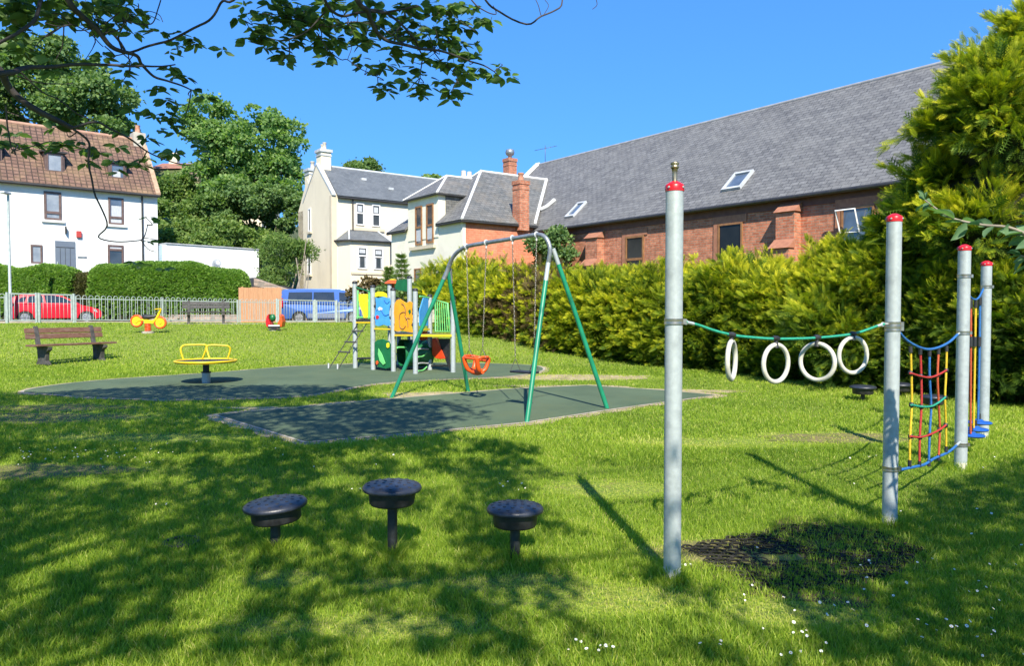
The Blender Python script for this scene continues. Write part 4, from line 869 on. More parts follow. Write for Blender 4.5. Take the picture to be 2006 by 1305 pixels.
# timber fence
A = P(468, 634, 34.3); B_ = P(552, 634, 35.3); zt = P(500, 563, 34.5).z; d = (B_-A); d.z = 0; L = d.length; d.normalize()
t = thing('timber_fence', 'orange close-boarded timber fence between the hedge and the blue van', 'fence', (A.x, A.y, .9))
mb = MB(); n = 18
for i in range(n):
    c = A+d*(L*(i+.5)/n); jz = random.uniform(-.02, .02); mb.box((c.x, c.y-.01*(i % 2), (.86+zt+jz)/2), (L/n*.99, .02, zt+jz-.86), rz=math.atan2(d.y, d.x))
mb.build('board', M['timber'], t); mb = MB()
for z in (1.2, 2.3): mb.bar(A+d*0+Vector((0, .04, z-A.z)), A+d*L+Vector((0, .04, z-A.z)), .05, .08)
mb.build('fence_rail', M['timber'], t)
# garage behind timber fence, stone wall with coping descending
A = P(470, 562, 37.2); B_ = P(570, 562, 38.5)
t = thing('garden_shed', 'low brown shed roof showing above the orange timber fence', 'shed', (A.x, A.y, .8))
mb = MB(); mb.prism([(A.x, A.y, .8), (B_.x, B_.y, .8), (B_.x, B_.y, 2.5), (A.x, A.y, P(470, 563, 37.2).z)], (-.8, 2.2, 0)); mb.build('wall', M['stone'], t)
mb = MB(); q = [P(462, 566, 36.9), P(560, 566, 38.2), P(575, 567, 38.4), P(503, 546, 38.6), P(470, 548, 38.2)]; mb.prism(q, (0, 0, .06)); mb.build('roof', M['gutter'], t)
mb = MB(); q = [P(497, 545, 37.6), P(560, 566, 37.7), P(585, 575, 37.7), P(660, 598, 37.8), P(660, 634, 37.8), P(497, 634, 37.6)]; mb.prism(q, (.05, .35, 0)); mb.build('garden_wall', M['stone'], loc=(q[3].x, 37.8, .8), label='stone garden wall sloping down behind the orange fence and the blue van', cat='wall', bevel=.02)
mb = MB(); q = [P(660, 590, 37.9), P(880, 596, 38.2), P(880, 636, 38.2), P(660, 636, 37.9)]; mb.prism(q, (.05, .35, 0)); mb.build('garden_wall', M['stone'], loc=(q[0].x, 37.8, .8), label='low stone garden wall in front of the cream house behind the climbing tower', cat='wall')
# ================================================================== VEHICLES
def wheel(t, c, r, w, side):
    rx = Matrix.Rotation(math.pi/2, 3, 'X'); g = thing('wheel', None, None, (0, 0, 0)); g.parent = t; g.location = c
    mb = MB(); mb.lathe([(r*.66, -w/2), (r*.9, -w/2), (r, -w*.36), (r, w*.36), (r*.9, w/2), (r*.66, w/2), (r*.66, -w/2)], (0, 0, 0), 28, rx, caps=False); mb.build('tyre', M['tyre'], g, local=True)
    mb = MB(); mb.lathe([(r*.67, -w*.44), (r*.60, -w*.47), (r*.58, -w*.3), (.0001, -w*.3)], (0, 0, 0), 28, rx if side > 0 else Matrix.Rotation(-math.pi/2, 3, 'X'), caps=False)
    for k in range(5):
        a = k*2*math.pi/5+.3; y = side*w*.4; mb.bar((0, y, 0), (r*.62*math.cos(a), y, r*.62*math.sin(a)), .07, .03, up=Vector((0, 1, 0)))
    mb.build('rim', M['rim'], g, local=True)
def arch(cx, r, z0, n=10): return [(cx+r*math.cos(a), z0+r*math.sin(a)) for a in [math.pi*(1-k/n) for k in range(n+1)]]
def vehicle(name, label, loc, rz, low, belt, roofp, wl, wt, m, wheels, wr, glasses, extra):
    """low: closed side outline up to the belt; roofp: greenhouse outline (first and last points on belt)"""
    t = thing(name, label, name.split('_')[-1] if name != 'minibus' else 'van', loc); t.rotation_euler.z = rz
    mb = MB(); n = len(low)
    def yw(x, z): return wl*(1-.10*max(0, (abs(x-extra['cx'])/extra['hl'])**4)-.03*max(0, .5-z))
    Lf = [Vector((x, -yw(x, z), z)) for x, z in low]; Rt = [Vector((x, yw(x, z), z)) for x, z in low]
    mb.add(Lf+Rt, [tuple(range(n)), tuple(range(2*n-1, n-1, -1))]+[(i, (i+1) % n, n+(i+1) % n, n+i) for i in range(n)])
    body = mb.build('body', m, t, bevel=.045, seg=3, local=True)
    zb = belt; zr = max(z for x, z in roofp)
    def yr(z): return wl*.985+(wt-wl*.985)*(z-zb)/(zr-zb)
    mb = MB(); n = len(roofp); Lf = [Vector((x, -yr(z), z)) for x, z in roofp]; Rt = [Vector((x, yr(z), z)) for x, z in roofp]
    mb.add(Lf+Rt, [tuple(range(n)), tuple(range(2*n-1, n-1, -1))]+[(i, (i+1) % n, n+(i+1) % n, n+i) for i in range(n)])
    mb.build('cabin', m, t, bevel=.03, seg=3, local=True)
    for nm, poly in glasses:
        for s in (-1, 1):
            o = Vector((0, s*.004, .001)); q = [Vector((x, s*yr(z), z))+o for x, z in poly]; mb = MB(); mb.prism(q, (0, s*.004, 0)); mb.build(nm, M['carglass'], t, local=True)
    for x in wheels:
        for s in (-1, 1): wheel(t, (x, s*(wl-.11), wr), wr, .19, s)
        mb = MB(); mb.prism([(px_, -wl*.80, pz) for px_, pz in arch(x, wr*1.2, wr)], (0, wl*1.60, 0)); mb.build('wheel_well', M['black'], t, local=True)
    return t, yr, yw
# red hatchback: front towards +x in its own frame
cg = P(110, 634, 31.2); cg.z = float(gz(31.2))
low = [(-1.92, .32)]+[(-1.68, .24)]+arch(-1.22, .345, .26)+arch(1.30, .345, .26)+[(1.70, .22), (1.93, .30), (1.97, .5), (1.88, .68), (1.55, .80), (1.05, .92), (.4, .96), (-1.2, 1.0), (-1.88, 1.0), (-1.97, .62)]
roofp = [(-1.90, .98), (-1.72, 1.25), (-1.5, 1.38), (-.9, 1.44), (-.1, 1.43), (.35, 1.33), (1.10, .92)]
t, yr, yw = vehicle('red_car', 'small red hatchback parked behind the metal gates beside the hedge', cg, R(30), low, .95, roofp, .83, .60, M['carred'], (-1.22, 1.30), .30,
    [('side_window', [(-1.15, 1.0), (-1.05, 1.33), (-.55, 1.38), (-.45, 1.0)]), ('side_window', [(-.38, 1.0), (-.46, 1.38), (-.05, 1.37), (.32, 1.28), (.80, .99)]), ('quarter_window', [(-1.55, 1.03), (-1.38, 1.26), (-1.15, 1.31), (-1.24, 1.02)])], dict(cx=0, hl=1.97))
mb = MB(); mb.prism([(.42, -.55, 1.335), (.42, .55, 1.335), (1.08, .70, .955), (1.08, -.70, .955)], (.02, 0, .03)); mb.build('windscreen', M['carglass'], t, local=True)
mb = MB(); mb.prism([(-1.86, -.6, 1.06), (-1.86, .6, 1.06), (-1.62, .52, 1.34), (-1.62, -.52, 1.34)], (-.04, 0, .02)); mb.build('rear_window', M['carglass'], t, local=True)
for s in (-1, 1):
    mb = MB(); mb.prism([(-1.97, s*.76, .72), (-1.80, s*.835, .74), (-1.66, s*.84, 1.0), (-1.80, s*.80, 1.05), (-1.93, s*.74, .98)], (0, s*.012, 0)); mb.build('tail_light', M['lamp_r'], t, local=True)
    mb = MB(); mb.prism([(1.60, s*.79, .72), (1.88, s*.70, .60), (1.90, s*.69, .52), (1.62, s*.79, .60)], (0, s*.03, .0)); mb.build('headlight', M['lamp_c'], t, local=True)
    mb = MB(); mb.box((.72, s*.93, 1.0), (.12, .16, .1)); mb.build('door_mirror', M['carred'], t, bevel=.03, local=True)
    for x in (-.62, .40): mb = MB(); mb.box((x, s*.832, .84), (.15, .02, .03)); mb.build('door_handle', M['carred'], t, local=True)
    mb = MB()
    for x in (-.42, .78): mb.bar((x, s*.833, .30), (x, s*.833, .95), .006, .006, up=Vector((0, 1, 0)))
    mb.build('door_gap', M['black'], t, local=True)
t.scale = (.86, .86, .86)
# blue minibus
vg = P(640, 634, 38.5); vg.z = float(gz(38.5))
low = [(-2.42, .34), (-2.1, .26)]+arch(-1.38, .42, .28)+arch(1.62, .42, .28)+[(2.15, .24), (2.42, .34), (2.45, .7), (2.36, .98), (1.75, 1.16), (-2.46, 1.20)]
roofp = [(-2.45, 1.18), (-2.40, 1.55), (-2.33, 1.88), (-2.2, 1.95), (-1, 1.99), (.9, 1.98), (1.15, 1.93), (2.02, 1.14)]
t, yr, yw = vehicle('minibus', 'blue minibus with side windows parked beyond the railings beside the climbing tower', vg, R(5), low, 1.18, roofp, .95, .80, M['carblue'], (-1.38, 1.62), .34,
    [('side_window', [(-2.0, 1.24), (-1.95, 1.78), (-.65, 1.80), (-.65, 1.24)]), ('side_window', [(-.58, 1.24), (-.58, 1.80), (.55, 1.80), (.60, 1.24)]), ('door_window', [(.86, 1.24), (.84, 1.78), (1.12, 1.76), (1.62, 1.30), (1.60, 1.24)])], dict(cx=0, hl=2.45))
mb = MB(); mb.prism([(-2.38, -.72, 1.3), (-2.38, .72, 1.3), (-2.33, .66, 1.78), (-2.33, -.66, 1.78)], (-.05, 0, 0)); mb.build('rear_window', M['carglass'], t, local=True)
mb = MB(); mb.prism([(1.22, -.74, 1.88), (1.22, .74, 1.88), (2.0, .82, 1.2), (2.0, -.82, 1.2)], (.03, 0, .03)); mb.build('windscreen', M['carglass'], t, local=True)
for s in (-1, 1):
    mb = MB(); mb.prism([(-2.44, s*.90, .95), (-2.26, s*.945, .95), (-2.26, s*.915, 1.45), (-2.42, s*.87, 1.45)], (0, s*.015, 0)); mb.build('tail_light', M['lamp_r'], t, local=True)
    mb = MB(); mb.prism([(2.0, s*.92, .8), (2.38, s*.84, .78), (2.36, s*.84, .95), (2.0, s*.92, 1.0)], (0, s*.02, 0)); mb.build('headlight', M['lamp_c'], t, local=True)
    mb = MB(); mb.box((1.35, s*1.06, 1.28), (.14, .2, .2)); mb.build('door_mirror', M['black'], t, bevel=.04, local=True)
    mb = MB(); mb.prism([(-.90, s*.944, .34), (1.15, s*.944, .34), (1.15, s*.944, .60), (-.90, s*.944, .60)], (0, s*.014, 0)); mb.build('sill_panel', M['vanlow'], t, local=True)
    mb = MB()
    for x in (-.62, .72): mb.bar((x, s*.952, .34), (x, s*.952, 1.18), .008, .006, up=Vector((0, 1, 0)))
    mb.bar((-.62, s*.952, 1.12), (-2.1, s*.952, 1.12), .006, .01); mb.build('door_gap', M['black'], t, local=True)
t.scale = (.9, .9, .9)
# ================================================================== BUILDINGS
def nsbox(mb, n0, n1, s0, s1, z0, z1): return mb.prism([NS(n0, s0, z0), NS(n1, s0, z0), NS(n1, s1, z0), NS(n0, s1, z0)], (0, 0, z1-z0))
def window_n(t, n, px0, py0, px1, py1, fm, gm, bars=(), sill=True, sash=False, thick=.05, frame=.055, curtain=None, name='window', inset=.0):
    """window on a wall of constant n (facing -n), corners given by the photo rectangle's centre lines"""
    cx, cy = (px0+px1)/2, (py0+py1)/2
    _, s1, _ = pixNS(px0, cy, n=n); _, s0, _ = pixNS(px1, cy, n=n); z1 = pixNS(cx, py0, n=n)[2]; z0 = pixNS(cx, py1, n=n)[2]
    return window_rect(t, lambda a, b, c: NS(n-c, a, b), s0, s1, z0, z1, fm, gm, sill, sash, frame, curtain, name)
def window_rect(t, f, s0, s1, z0, z1, fm, gm, sill=True, sash=False, frame=.055, curtain=None, name='window', sillm=None, extra=()):
    mb = MB()
    def bx(a0, a1, b0, b1, c0, c1): mb.prism([f(a0, b0, c0), f(a1, b0, c0), f(a1, b0, c1), f(a0, b0, c1)], (0, 0, b1-b0))
    w = frame; bx(s0, s1, z0, z0+w, .0, .045); bx(s0, s1, z1-w, z1, .0, .045); bx(s0, s0+w, z0+w, z1-w, .0, .045); bx(s1-w, s1, z0+w, z1-w, .0, .045)
    if sash: zm = z0+(z1-z0)*(sash if isinstance(sash, float) else .5); bx(s0+w, s1-w, zm-w*.6, zm+w*.6, .0, .055)
    for e in extra:
        sm_ = s0+(s1-s0)*e; bx(sm_-w*.4, sm_+w*.4, z0+w, z1-w, .0, .05)
    o = mb.build(name, fm, t)
    mb = MB(); bx(s0+w*.5, s1-w*.5, z0+w*.5, z1-w*.5, .004, .012); mb.build('glass', gm, o)
    if curtain:
        for a, b, c, d_ in curtain: mb = MB(); W_, H_ = s1-s0, z1-z0; bx(s0+W_*a, s0+W_*b, z0+H_*c, z0+H_*d_, .014, .017); mb.build('curtain', M['curtain'], o)
    if sill: mb = MB(); bx(s0-.12, s1+.12, z0-.12, z0-.002, -.05, .10); mb.build('sill', sillm or M['creamtrim'], o)
    return o
# --- long brick hall
hall = thing('brick_hall', 'long red brick hall with a big grey slate roof behind the golden hedge', 'building', NS(24, 17, .3))
n0, n1, sA, sB, ze = 19.8, 29.0, -4.0, 30.4, 5.0; nr = (n0+n1)/2; zr = ze+.889*(nr-n0)
mb = MB(); nsbox(mb, n0, n1, sA, sB, -.2, ze)
mb.prism([NS(n0, sB-.02, ze), NS(n1, sB-.02, ze), NS(nr, sB-.02, zr-.05)], AY*-.3); mb.prism([NS(n0, sA+.3, ze), NS(n1, sA+.3, ze), NS(nr, sA+.3, zr-.05)], AY*-.3); mb.build('wall', M['brick'], hall)
ov = .18
def slope(mb, a, b, c, d, th=.08): nn = (b-a).cross(d-a).normalized(); nn = nn if nn.z > 0 else -nn; mb.prism([a, b, c, d], nn*th)
mb = MB(); slope(mb, NS(n0-ov, sA-.1, ze-.889*ov), NS(n0-ov, sB+.1, ze-.889*ov), NS(nr, sB+.1, zr), NS(nr, sA-.1, zr)); slope(mb, NS(n1+ov, sA-.1, ze-.889*ov), NS(n1+ov, sB+.1, ze-.889*ov), NS(nr, sB+.1, zr), NS(nr, sA-.1, zr)); roof = mb.build('roof', M['slate_main'], hall)
mb = MB(); mb.tube([NS(nr, sA-.1, zr+.09), NS(nr, sB+.12, zr+.07)], .075, 8); mb.build('ridge_capping', mat('ridge_lead', (.3, .31, .32), .7, 0, (.22, .225, .23), 3), roof)
mb = MB(); mb.prism([NS(n0-ov, sB-.05, ze-.889*ov+.06), NS(nr, sB-.05, zr+.06), NS(nr, sB+.3, zr+.06), NS(n0-ov, sB+.3, ze-.889*ov+.06)], (0, 0, .14)); mb.build('verge_coping', M['copewhite'], roof)
mb = MB(); mb.tube([NS(n0-ov-.05, sA, ze-.14), NS(n0-ov-.05, sB, ze-.14)], .065, 8); mb.build('gutter', M['gutter'], hall)
mb = MB(); nsbox(mb, n0-.03, n0+.1, sA, 24.6, ze-.42, ze-.12); mb.build('eaves_band', mat('dark_eaves_strip', (.16, .075, .06), .85, 0, (.12, .055, .045), 5), hall)  # dark strip along the wall top under the gutter
window_n(hall, n0, 1226, 462, 1262, 541, M['frame_oak'], M['glass_dark'], sash=.42, frame=.075, sill=False)
window_n(hall, n0, 1407, 437, 1455, 522, M['frame_oak'], M['glass_dark'], frame=.06, sill=False)
window_n(hall, n0, 1648, 404, 1713, 510, M['frame_oak'], M['glass_blue'], frame=.06, sill=False)
for px0, py0, px1 in ((1226, 462, 1262), (1407, 437, 1455), (1648, 404, 1713)):
    s1 = pixNS(px0, py0, n=n0)[1]+.16; s0 = pixNS(px1, py0, n=n0)[1]-.16; z = pixNS((px0+px1)/2, py0, n=n0)[2]
    mb = MB(); nsbox(mb, n0-.035, n0+.05, s0, s1, z+.0, z+.24); nsbox(mb, n0-.035, n0+.05, s1-.15, s1, z-1.9, z); mb.build('window_surround', M['sandstone'], hall)
# open casement in the right window
a = pixNS(1668, 425, n=n0); c_ = NS(n0-.02, a[1], a[2]); mb = MB()
q_ = [NS(n0-.30, a[1]+.30, a[2]+.18), NS(n0-.30, a[1]-.25, a[2]+.18), NS(n0-.05, a[1]-.25, a[2]-.42), NS(n0-.05, a[1]+.30, a[2]-.42)]; mb.tube(q_, .03, 4, closed=True); mb.build('open_casement', M['frame_white'], hall)
for px0, px1, py in ((1147, 1170, 458), (1520, 1556, 404)):
    s1 = pixNS(px0, py, n=n0-.35)[1]; s0 = pixNS(px1, py, n=n0-.35)[1]; z = pixNS((px0+px1)/2, py, n=n0-.35)[2]; zl = z-1.22
    mb = MB(); nsbox(mb, n0-.35, n0+.02, s0, s1, zl, z-.12); nsbox(mb, n0-.62, n0+.02, s0, s1, -.2, zl-.0)
    b_ = mb.build('buttress', M['brick'], hall)
    mb = MB(); mb.prism([NS(n0-.42, s0-.05, z-.16), NS(n0-.003, s0-.05, z+.16), NS(n0-.003, s0-.05, z-.16)], AY*(s1-s0+.1)); mb.prism([NS(n0-.70, s0-.04, zl-.02), NS(n0-.352, s0-.04, zl+.26), NS(n0-.352, s0-.04, zl-.02)], AY*(s1-s0+.08)); mb.build('buttress_cap', M['sandstone'], b_, split=True)
def onroof(px, py):
    r = ray(px, py); o = Vector((0, 0, CH)); # plane z = ze+.889*(n-n0)
    t_ = (ze+.889*(0-n0)-CH)/(r.z-.889*r.dot(AX)); return o+r*t_
for quad in ([(1139, 402), (1154, 399), (1124, 429), (1106, 431)], [(1441, 345), (1478, 341), (1454, 374), (1419, 379)]):
    q = [onroof(*p) for p in quad]; nn = (q[1]-q[0]).cross(q[3]-q[0]).normalized(); nn = nn if nn.z > 0 else -nn
    s_ = [p.dot(AY) for p in q]; k_ = [p.dot(AX) for p in q]; s0 = (s_[1]+s_[2])/2; s1 = (s_[0]+s_[3])/2; k0 = (k_[2]+k_[3])/2; k1 = (k_[0]+k_[1])/2
    zf = lambda n: ze+.889*(n-n0)
    base = [NS(k0, s0, zf(k0)), NS(k0, s1, zf(k0)), NS(k1, s1, zf(k1)), NS(k1, s0, zf(k1))]
    mb = MB(); c = sum(base, Vector())/4; inn = [c+(p-c)*.80 for p in base]
    for i in range(4): j = (i+1) % 4; mb.prism([base[i], base[j], inn[j], inn[i]], nn*.17)
    sk = mb.build('skylight', M['lead'], roof); mb = MB(); mb.prism([p+nn*.09 for p in [c+(p-c)*.82 for p in base]], nn*.03); mb.build('glass', M['glass_blue'], sk)
q = NS(nr, 29.9, zr); mb = MB(); mb.tube([q, q+Vector((0, 0, 1.0))], .015, 5); mb.tube([q+Vector((-.55, .1, .75)), q+Vector((.6, -.1, .95))], .012, 5)
for f in (-.8, -.4, .1, .5, .9): c = q+Vector((.55*f, -.1*f, .85+.1*f)); mb.tube([c-Vector((0, .3, .08)), c+Vector((0, .3, .08))], .008, 4); 
mb.build('aerial', M['cable'], roof)
# west chimney of hall
def chimney(t, c, w, dpt, z0, z1, m, pots, potm=None, capm=None, name='chimney', cap=.08):
    mb = MB(); mb.box((c[0], c[1], (z0+z1)/2), (w, dpt, z1-z0), rz=ANG); ch = mb.build(name, m, t)
    mb = MB(); mb.box((c[0], c[1], z1-.03), (w+cap*2, dpt+cap*2, .16), rz=ANG); mb.box((c[0], c[1], z1-.30), (w+cap, dpt+cap, .07), rz=ANG); mb.build('chimney_cap', capm or m, ch)
    for dx, h, r in pots:
        p = Vector((c[0], c[1], z1+.05))+AX*dx[0]+AY*dx[1]; mb = MB(); mb.lathe([(r*1.1, 0), (r, .06), (r*.9, h-.08), (r*1.12, h-.06), (r*1.1, h), (r*.8, h)], p, 12); mb.build('chimney_pot', potm or M['pot'], ch)
    return ch
c = P(999, 340, 38); zt_ = P(999, 313, 38).z
ch = chimney(hall, (c.x, c.y), .50, .50, 6.8, zt_, M['brick'], [], cap=.03)
mb = MB(); mb.lathe([(.10, 0), (.10, .14), (.2, .2), (.24, .33), (.2, .46), (.0001, .52)], (c.x, c.y, zt_+.05), 14); mb.build('chimney_cowl', M['tube'], ch)
# --- cream wing with hipped roof
wing = thing('hipped_wing', 'pale rendered wing with brick side wall, wall dormer and hipped slate roof', 'building', NS(18, 28, .5))
wn, ws0, ws1, wz = 16.1, 24.9, 31.0, 5.22; smid = (ws0+ws1)/2; an = 19.05; wr = 7.8
mb = MB(); nsbox(mb, wn, wn+.25, ws0+.012, ws1, .2, wz); nsbox(mb, wn+.25, 22.5, ws1-.25, ws1, .2, wz); mb.build('front_wall', M['wingwall'], wing)
mb = MB(); nsbox(mb, wn+.02, n0, ws0, ws0+.25, .2, wz); mb.build('brick_side_wall', M['brick_orange'], wing)
mb = MB(); nsbox(mb, wn-.012, wn+.12, ws0-.012, ws0+.14, .2, wz); mb.build('corner_margin', M['wingwall'], wing)
e = .15; he = wz-.12
A1, A2, A3, A4 = NS(wn-e, ws0-e, he), NS(wn-e, ws1+e, he), NS(22.9, ws1+e, he), NS(22.9, ws0-e, he); R1, R2 = NS(an, smid, wr), NS(22.9, smid, wr)
def tri_roof(name, m, pts, t, th=.07):
    nn = (pts[1]-pts[0]).cross(pts[2]-pts[0]).normalized(); nn = nn if nn.z > 0 else -nn; mb = MB(); mb.prism(pts, nn*th); return mb.build(name, m, t)
ds0, ds1 = 26.75, 29.35; H1 = A1.lerp(R1, (ds0-(ws0-e))/(smid-ws0+e)); H2 = A2.lerp(R1, (ws1+e-ds1)/(ws1+e-smid)); kf = (wr-he)/(an-wn+e)
def fsl(n, s): return NS(n, s, he+(n-wn+e)*kf)
tri_roof('front_roof_slope', M['slate_main'], [A1, fsl(wn-e, ds0-.02), H1], wing); tri_roof('front_roof_slope', M['slate_main'], [fsl(wn-e, ds1+.02), A2, H2], wing); tri_roof('front_roof_slope', M['slate_main'], [fsl(17.5, ds0), fsl(17.5, ds1), H2, R1, H1], wing); rs = tri_roof('side_roof_slope', M['slate_side'], [A1, R1, R2, NS(n0+(22.9-n0), ws0+(22.9-n0)*.98, wr-.02), NS(n0-.1, ws0-e, he)], wing)
tri_roof('side_roof_slope', M['slate_side'], [A2, A3, R2, R1], wing)
for a, b, r in ((A1, R1, .065), (A2, R1, .045), (R1, R2, .065), (NS(n0-.1, ws0-.05, he+.05), NS(22.85, smid-.05, wr), .08)):
    mb = MB(); mb.tube([a+Vector((0, 0, .06)), b+Vector((0, 0, .08))], r, 6); mb.build('lead_flashing', M['copewhite'], wing)
mb = MB(); mb.tube([A1-Vector((0, 0, .02)), fsl(wn-e, ds0-.03)-Vector((0, 0, .02))], .05, 6); mb.tube([fsl(wn-e, ds1+.03)-Vector((0, 0, .02)), A2-Vector((0, 0, .02))], .05, 6); mb.tube([A1-Vector((0, 0, .02)), NS(n0, ws0-e, he-.02)], .055, 6); mb.build('gutter', M['gutter'], wing)
# dormer
ds0, ds1, dz = 26.75, 29.35, 6.42; dm = (ds0+ds1)/2
dn = wn-.03
mb = MB(); nsbox(mb, dn, 18.5, ds0, ds1, wz-.6, dz); dorm = mb.build('dormer', M['wingwall'], wing)
mb = MB(); nsbox(mb, dn+.35, 18.4, ds0-.03, ds0+.02, wz-.1, dz-.02); mb.build('slate_cheek', M['slate_side'], dorm)
D1, D2, DR, DR2 = NS(dn-.15, ds0-.15, dz-.04), NS(dn-.15, ds1+.15, dz-.04), NS(17.3, dm, 7.42), NS(18.9, dm, 7.42)
tri_roof('dormer_roof', M['slate_main'], [D1, D2, DR], dorm); tri_roof('dormer_roof', M['slate_side'], [D1, DR, DR2, NS(17.6, ds0-.15, dz-.04)], dorm); tri_roof('dormer_roof', M['slate_side'], [D2, NS(17.6, ds1+.15, dz-.04), DR2, DR], dorm)
for a, b in ((D1, DR), (D2, DR), (DR, DR2)): mb = MB(); mb.tube([a+Vector((0, 0, .05)), b+Vector((0, 0, .06))], .06, 6); mb.build('lead_flashing', M['copewhite'], dorm)
mb = MB(); mb.tube([D1, D2], .035, 6); mb.tube([D1, NS(17.6, ds0-.15, dz-.04)], .035, 6); mb.build('dormer_gutter', M['gutter'], dorm)
cu = [(.08, .9, .1, .45)]
for r_ in ((814.6, 404, 827.4, 480), (836, 399, 849.6, 476)): window_n(wing, dn, *r_, M['frame_oak'], M['glass'], sash=.45, frame=.07, sill=False, curtain=cu)
s1 = pixNS(805, 484, n=dn)[1]; s0 = pixNS(853, 478, n=dn)[1]; z = pixNS(829, 482, n=dn)[2]; mb = MB(); nsbox(mb, dn-.1, dn+.02, s0, s1, z-.14, z); mb.build('window_sill', M['creamtrim'], wing)
for r_ in ((812.6, 526, 825.5, 590), (833.5, 523, 847.5, 588)): window_n(wing, wn, *r_, M['frame_oak'], M['glass'], sash=.5, frame=.06, sill=False)
c = NS(19.0, ws0, 0); zt_ = P(1021, 357, c.y).z
chimney(wing, (c.x, c.y), .50, .50, 4.9, zt_, M['brick'], [((0, 0), .34, .12)], M['pot'], cap=.03)
c = pixNS(913, 345, s=30); c = NS(c[0], 30, 0)
mb = MB(); mb.box((c.x, c.y, 7.4), (.5, .5, 1.1), rz=ANG); mb.lathe([(.13, 7.95), (.11, 8.25)], (c.x-.12, c.y, 0), 10); mb.lathe([(.13, 7.95), (.11, 8.2)], (c.x+.16, c.y, 0), 10); mb.build('rear_chimney', M['potpale'], wing)
mb = MB(); mb.tube([onroof(*p)+Vector((-.05, -.05, .12)) for p in ((1062, 416), (1074, 410), (1089, 397))], .09, 6); mb.build('valley_flashing', M['copewhite'], hall)
# --- cream house
cream = thing('cream_house', 'tall cream rendered house with slate roof, bay window and gable chimneys', 'building', NS(20, 42, .8))
cn, cs0, cs1, cz = 16.9, 39.76, 44.1, 8.05; cm_ = (cs0+cs1)/2; crz = 10.0; cn1 = 30
def gable(mb, n, s0, s1, sm, z0, ze_, zr_, th): mb.prism([NS(n, s0, z0), NS(n, s1, z0), NS(n, s1, ze_), NS(n, sm, zr_), NS(n, s0, ze_)], AX*th)
mb = MB(); nsbox(mb, cn+.02, cn1, cs0, cs1, .3, cz); gable(mb, cn, cs0+.0, cs1, cm_, .3, cz+.05, crz+.12, .3); nsbox(mb, cn+.9, cn+6, cs1, 47.3, .3, cz-.1); gable(mb, cn+.9, cs1+.01, 47.3, 45.7, .3, cz-.1, 9.9, .3)
mb.build('wall', M['creamwall'], cream)
mb = MB(); slope(mb, NS(cn+.3, cs0-.15, cz-.05), NS(cn1, cs0-.15, cz-.05), NS(cn1, cm_, crz), NS(cn+.3, cm_, crz)); slope(mb, NS(cn+.3, cs1, cz-.05), NS(cn1, cs1, cz-.05), NS(cn1, cm_, crz), NS(cn+.3, cm_, crz)); slope(mb, NS(cn+1.2, cs1, cz), NS(cn+6, cs1, cz), NS(cn+6, 45.7, 9.85), NS(cn+1.2, 45.7, 9.85)); slope(mb, NS(cn+1.2, 47.4, cz-.2), NS(cn+6, 47.4, cz-.2), NS(cn+6, 45.7, 9.85), NS(cn+1.2, 45.7, 9.85))
roof = mb.build('roof', M['slate_cream'], cream)
mb = MB(); mb.tube([NS(cn+.3, cm_, crz+.08), NS(cn1, cm_, crz+.08)], .08, 6); mb.build('ridge_capping', M['lead'], roof)
mb = MB(); mb.prism([NS(cn-.03, cs0-.1, cz), NS(cn-.03, cm_, crz+.08), NS(cn-.03, cm_, crz+.2), NS(cn-.03, cs0-.1, cz+.13)], AX*.24); mb.prism([NS(cn-.03, cs1, cz), NS(cn-.03, cm_, crz+.08), NS(cn-.03, cm_, crz+.2), NS(cn-.03, cs1, cz+.13)], AX*.24); mb.build('gable_coping', M['lead'], cream)
mb = MB(); mb.tube([NS(cn+.3, cs0-.18, cz-.1), NS(cn1, cs0-.18, cz-.1)], .06, 6); mb.tube([NS(cn+1.25, cs0-.08, cz-.1), NS(cn+1.25, cs0-.08, .5)], .045, 6); mb.build('gutter', M['gutter'], cream)
mb = MB(); nsbox(mb, cn-.02, cn+.28, cs0-.02, cs0+.28, .3, cz); mb.build('quoin_strip', M['creamtrim'], cream)
chimney(cream, tuple(NS(cn+.45, cm_, 0))[:2], .62, .70, 8.9, 10.95, M['creamwall'], [((0, -.15), .42, .11), ((0, .16), .36, .11)], M['potpale'], M['lead'])
cc_ = NS(cn+1.3, 45.8, 0); chimney(cream, (cc_.x, cc_.y), .75, .7, 8.2, 10.5, M['creamwall'], [((0, 0), .5, .14)], M['potpale'], M['lead'])
def win_s(t, s, px0, py0, px1, py1, fm, gm, **k):
    cx, cy = (px0+px1)/2, (py0+py1)/2; a = pixNS(px0, cy, s=s)[0]; b = pixNS(px1, cy, s=s)[0]; z1 = pixNS(cx, py0, s=s)[2]; z0 = pixNS(cx, py1, s=s)[2]
    return window_rect(t, lambda x, z, c: NS(x, s-c, z), a, b, z0, z1, fm, gm, **k)
lace = [(.08, .92, .06, .44)]
for r_ in ((697, 398, 713, 441), (728.5, 401, 744.5, 444)):
    win_s(cream, cs0-.012, *r_, M['frame_white'], M['glass_dim'], sash=.55, frame=.065, curtain=[(.25, .75, .62, .88)], sill=False)
a = pixNS(690, 445, s=cs0); b = pixNS(752, 450, s=cs0); mb = MB(); mb.prism([NS(a[0], cs0-.08, a[2]), NS(b[0], cs0-.08, a[2]), NS(b[0], cs0+.02, a[2]), NS(a[0], cs0+.02, a[2])], (0, 0, -.16)); mb.build('window_sill', M['creamtrim'], cream)
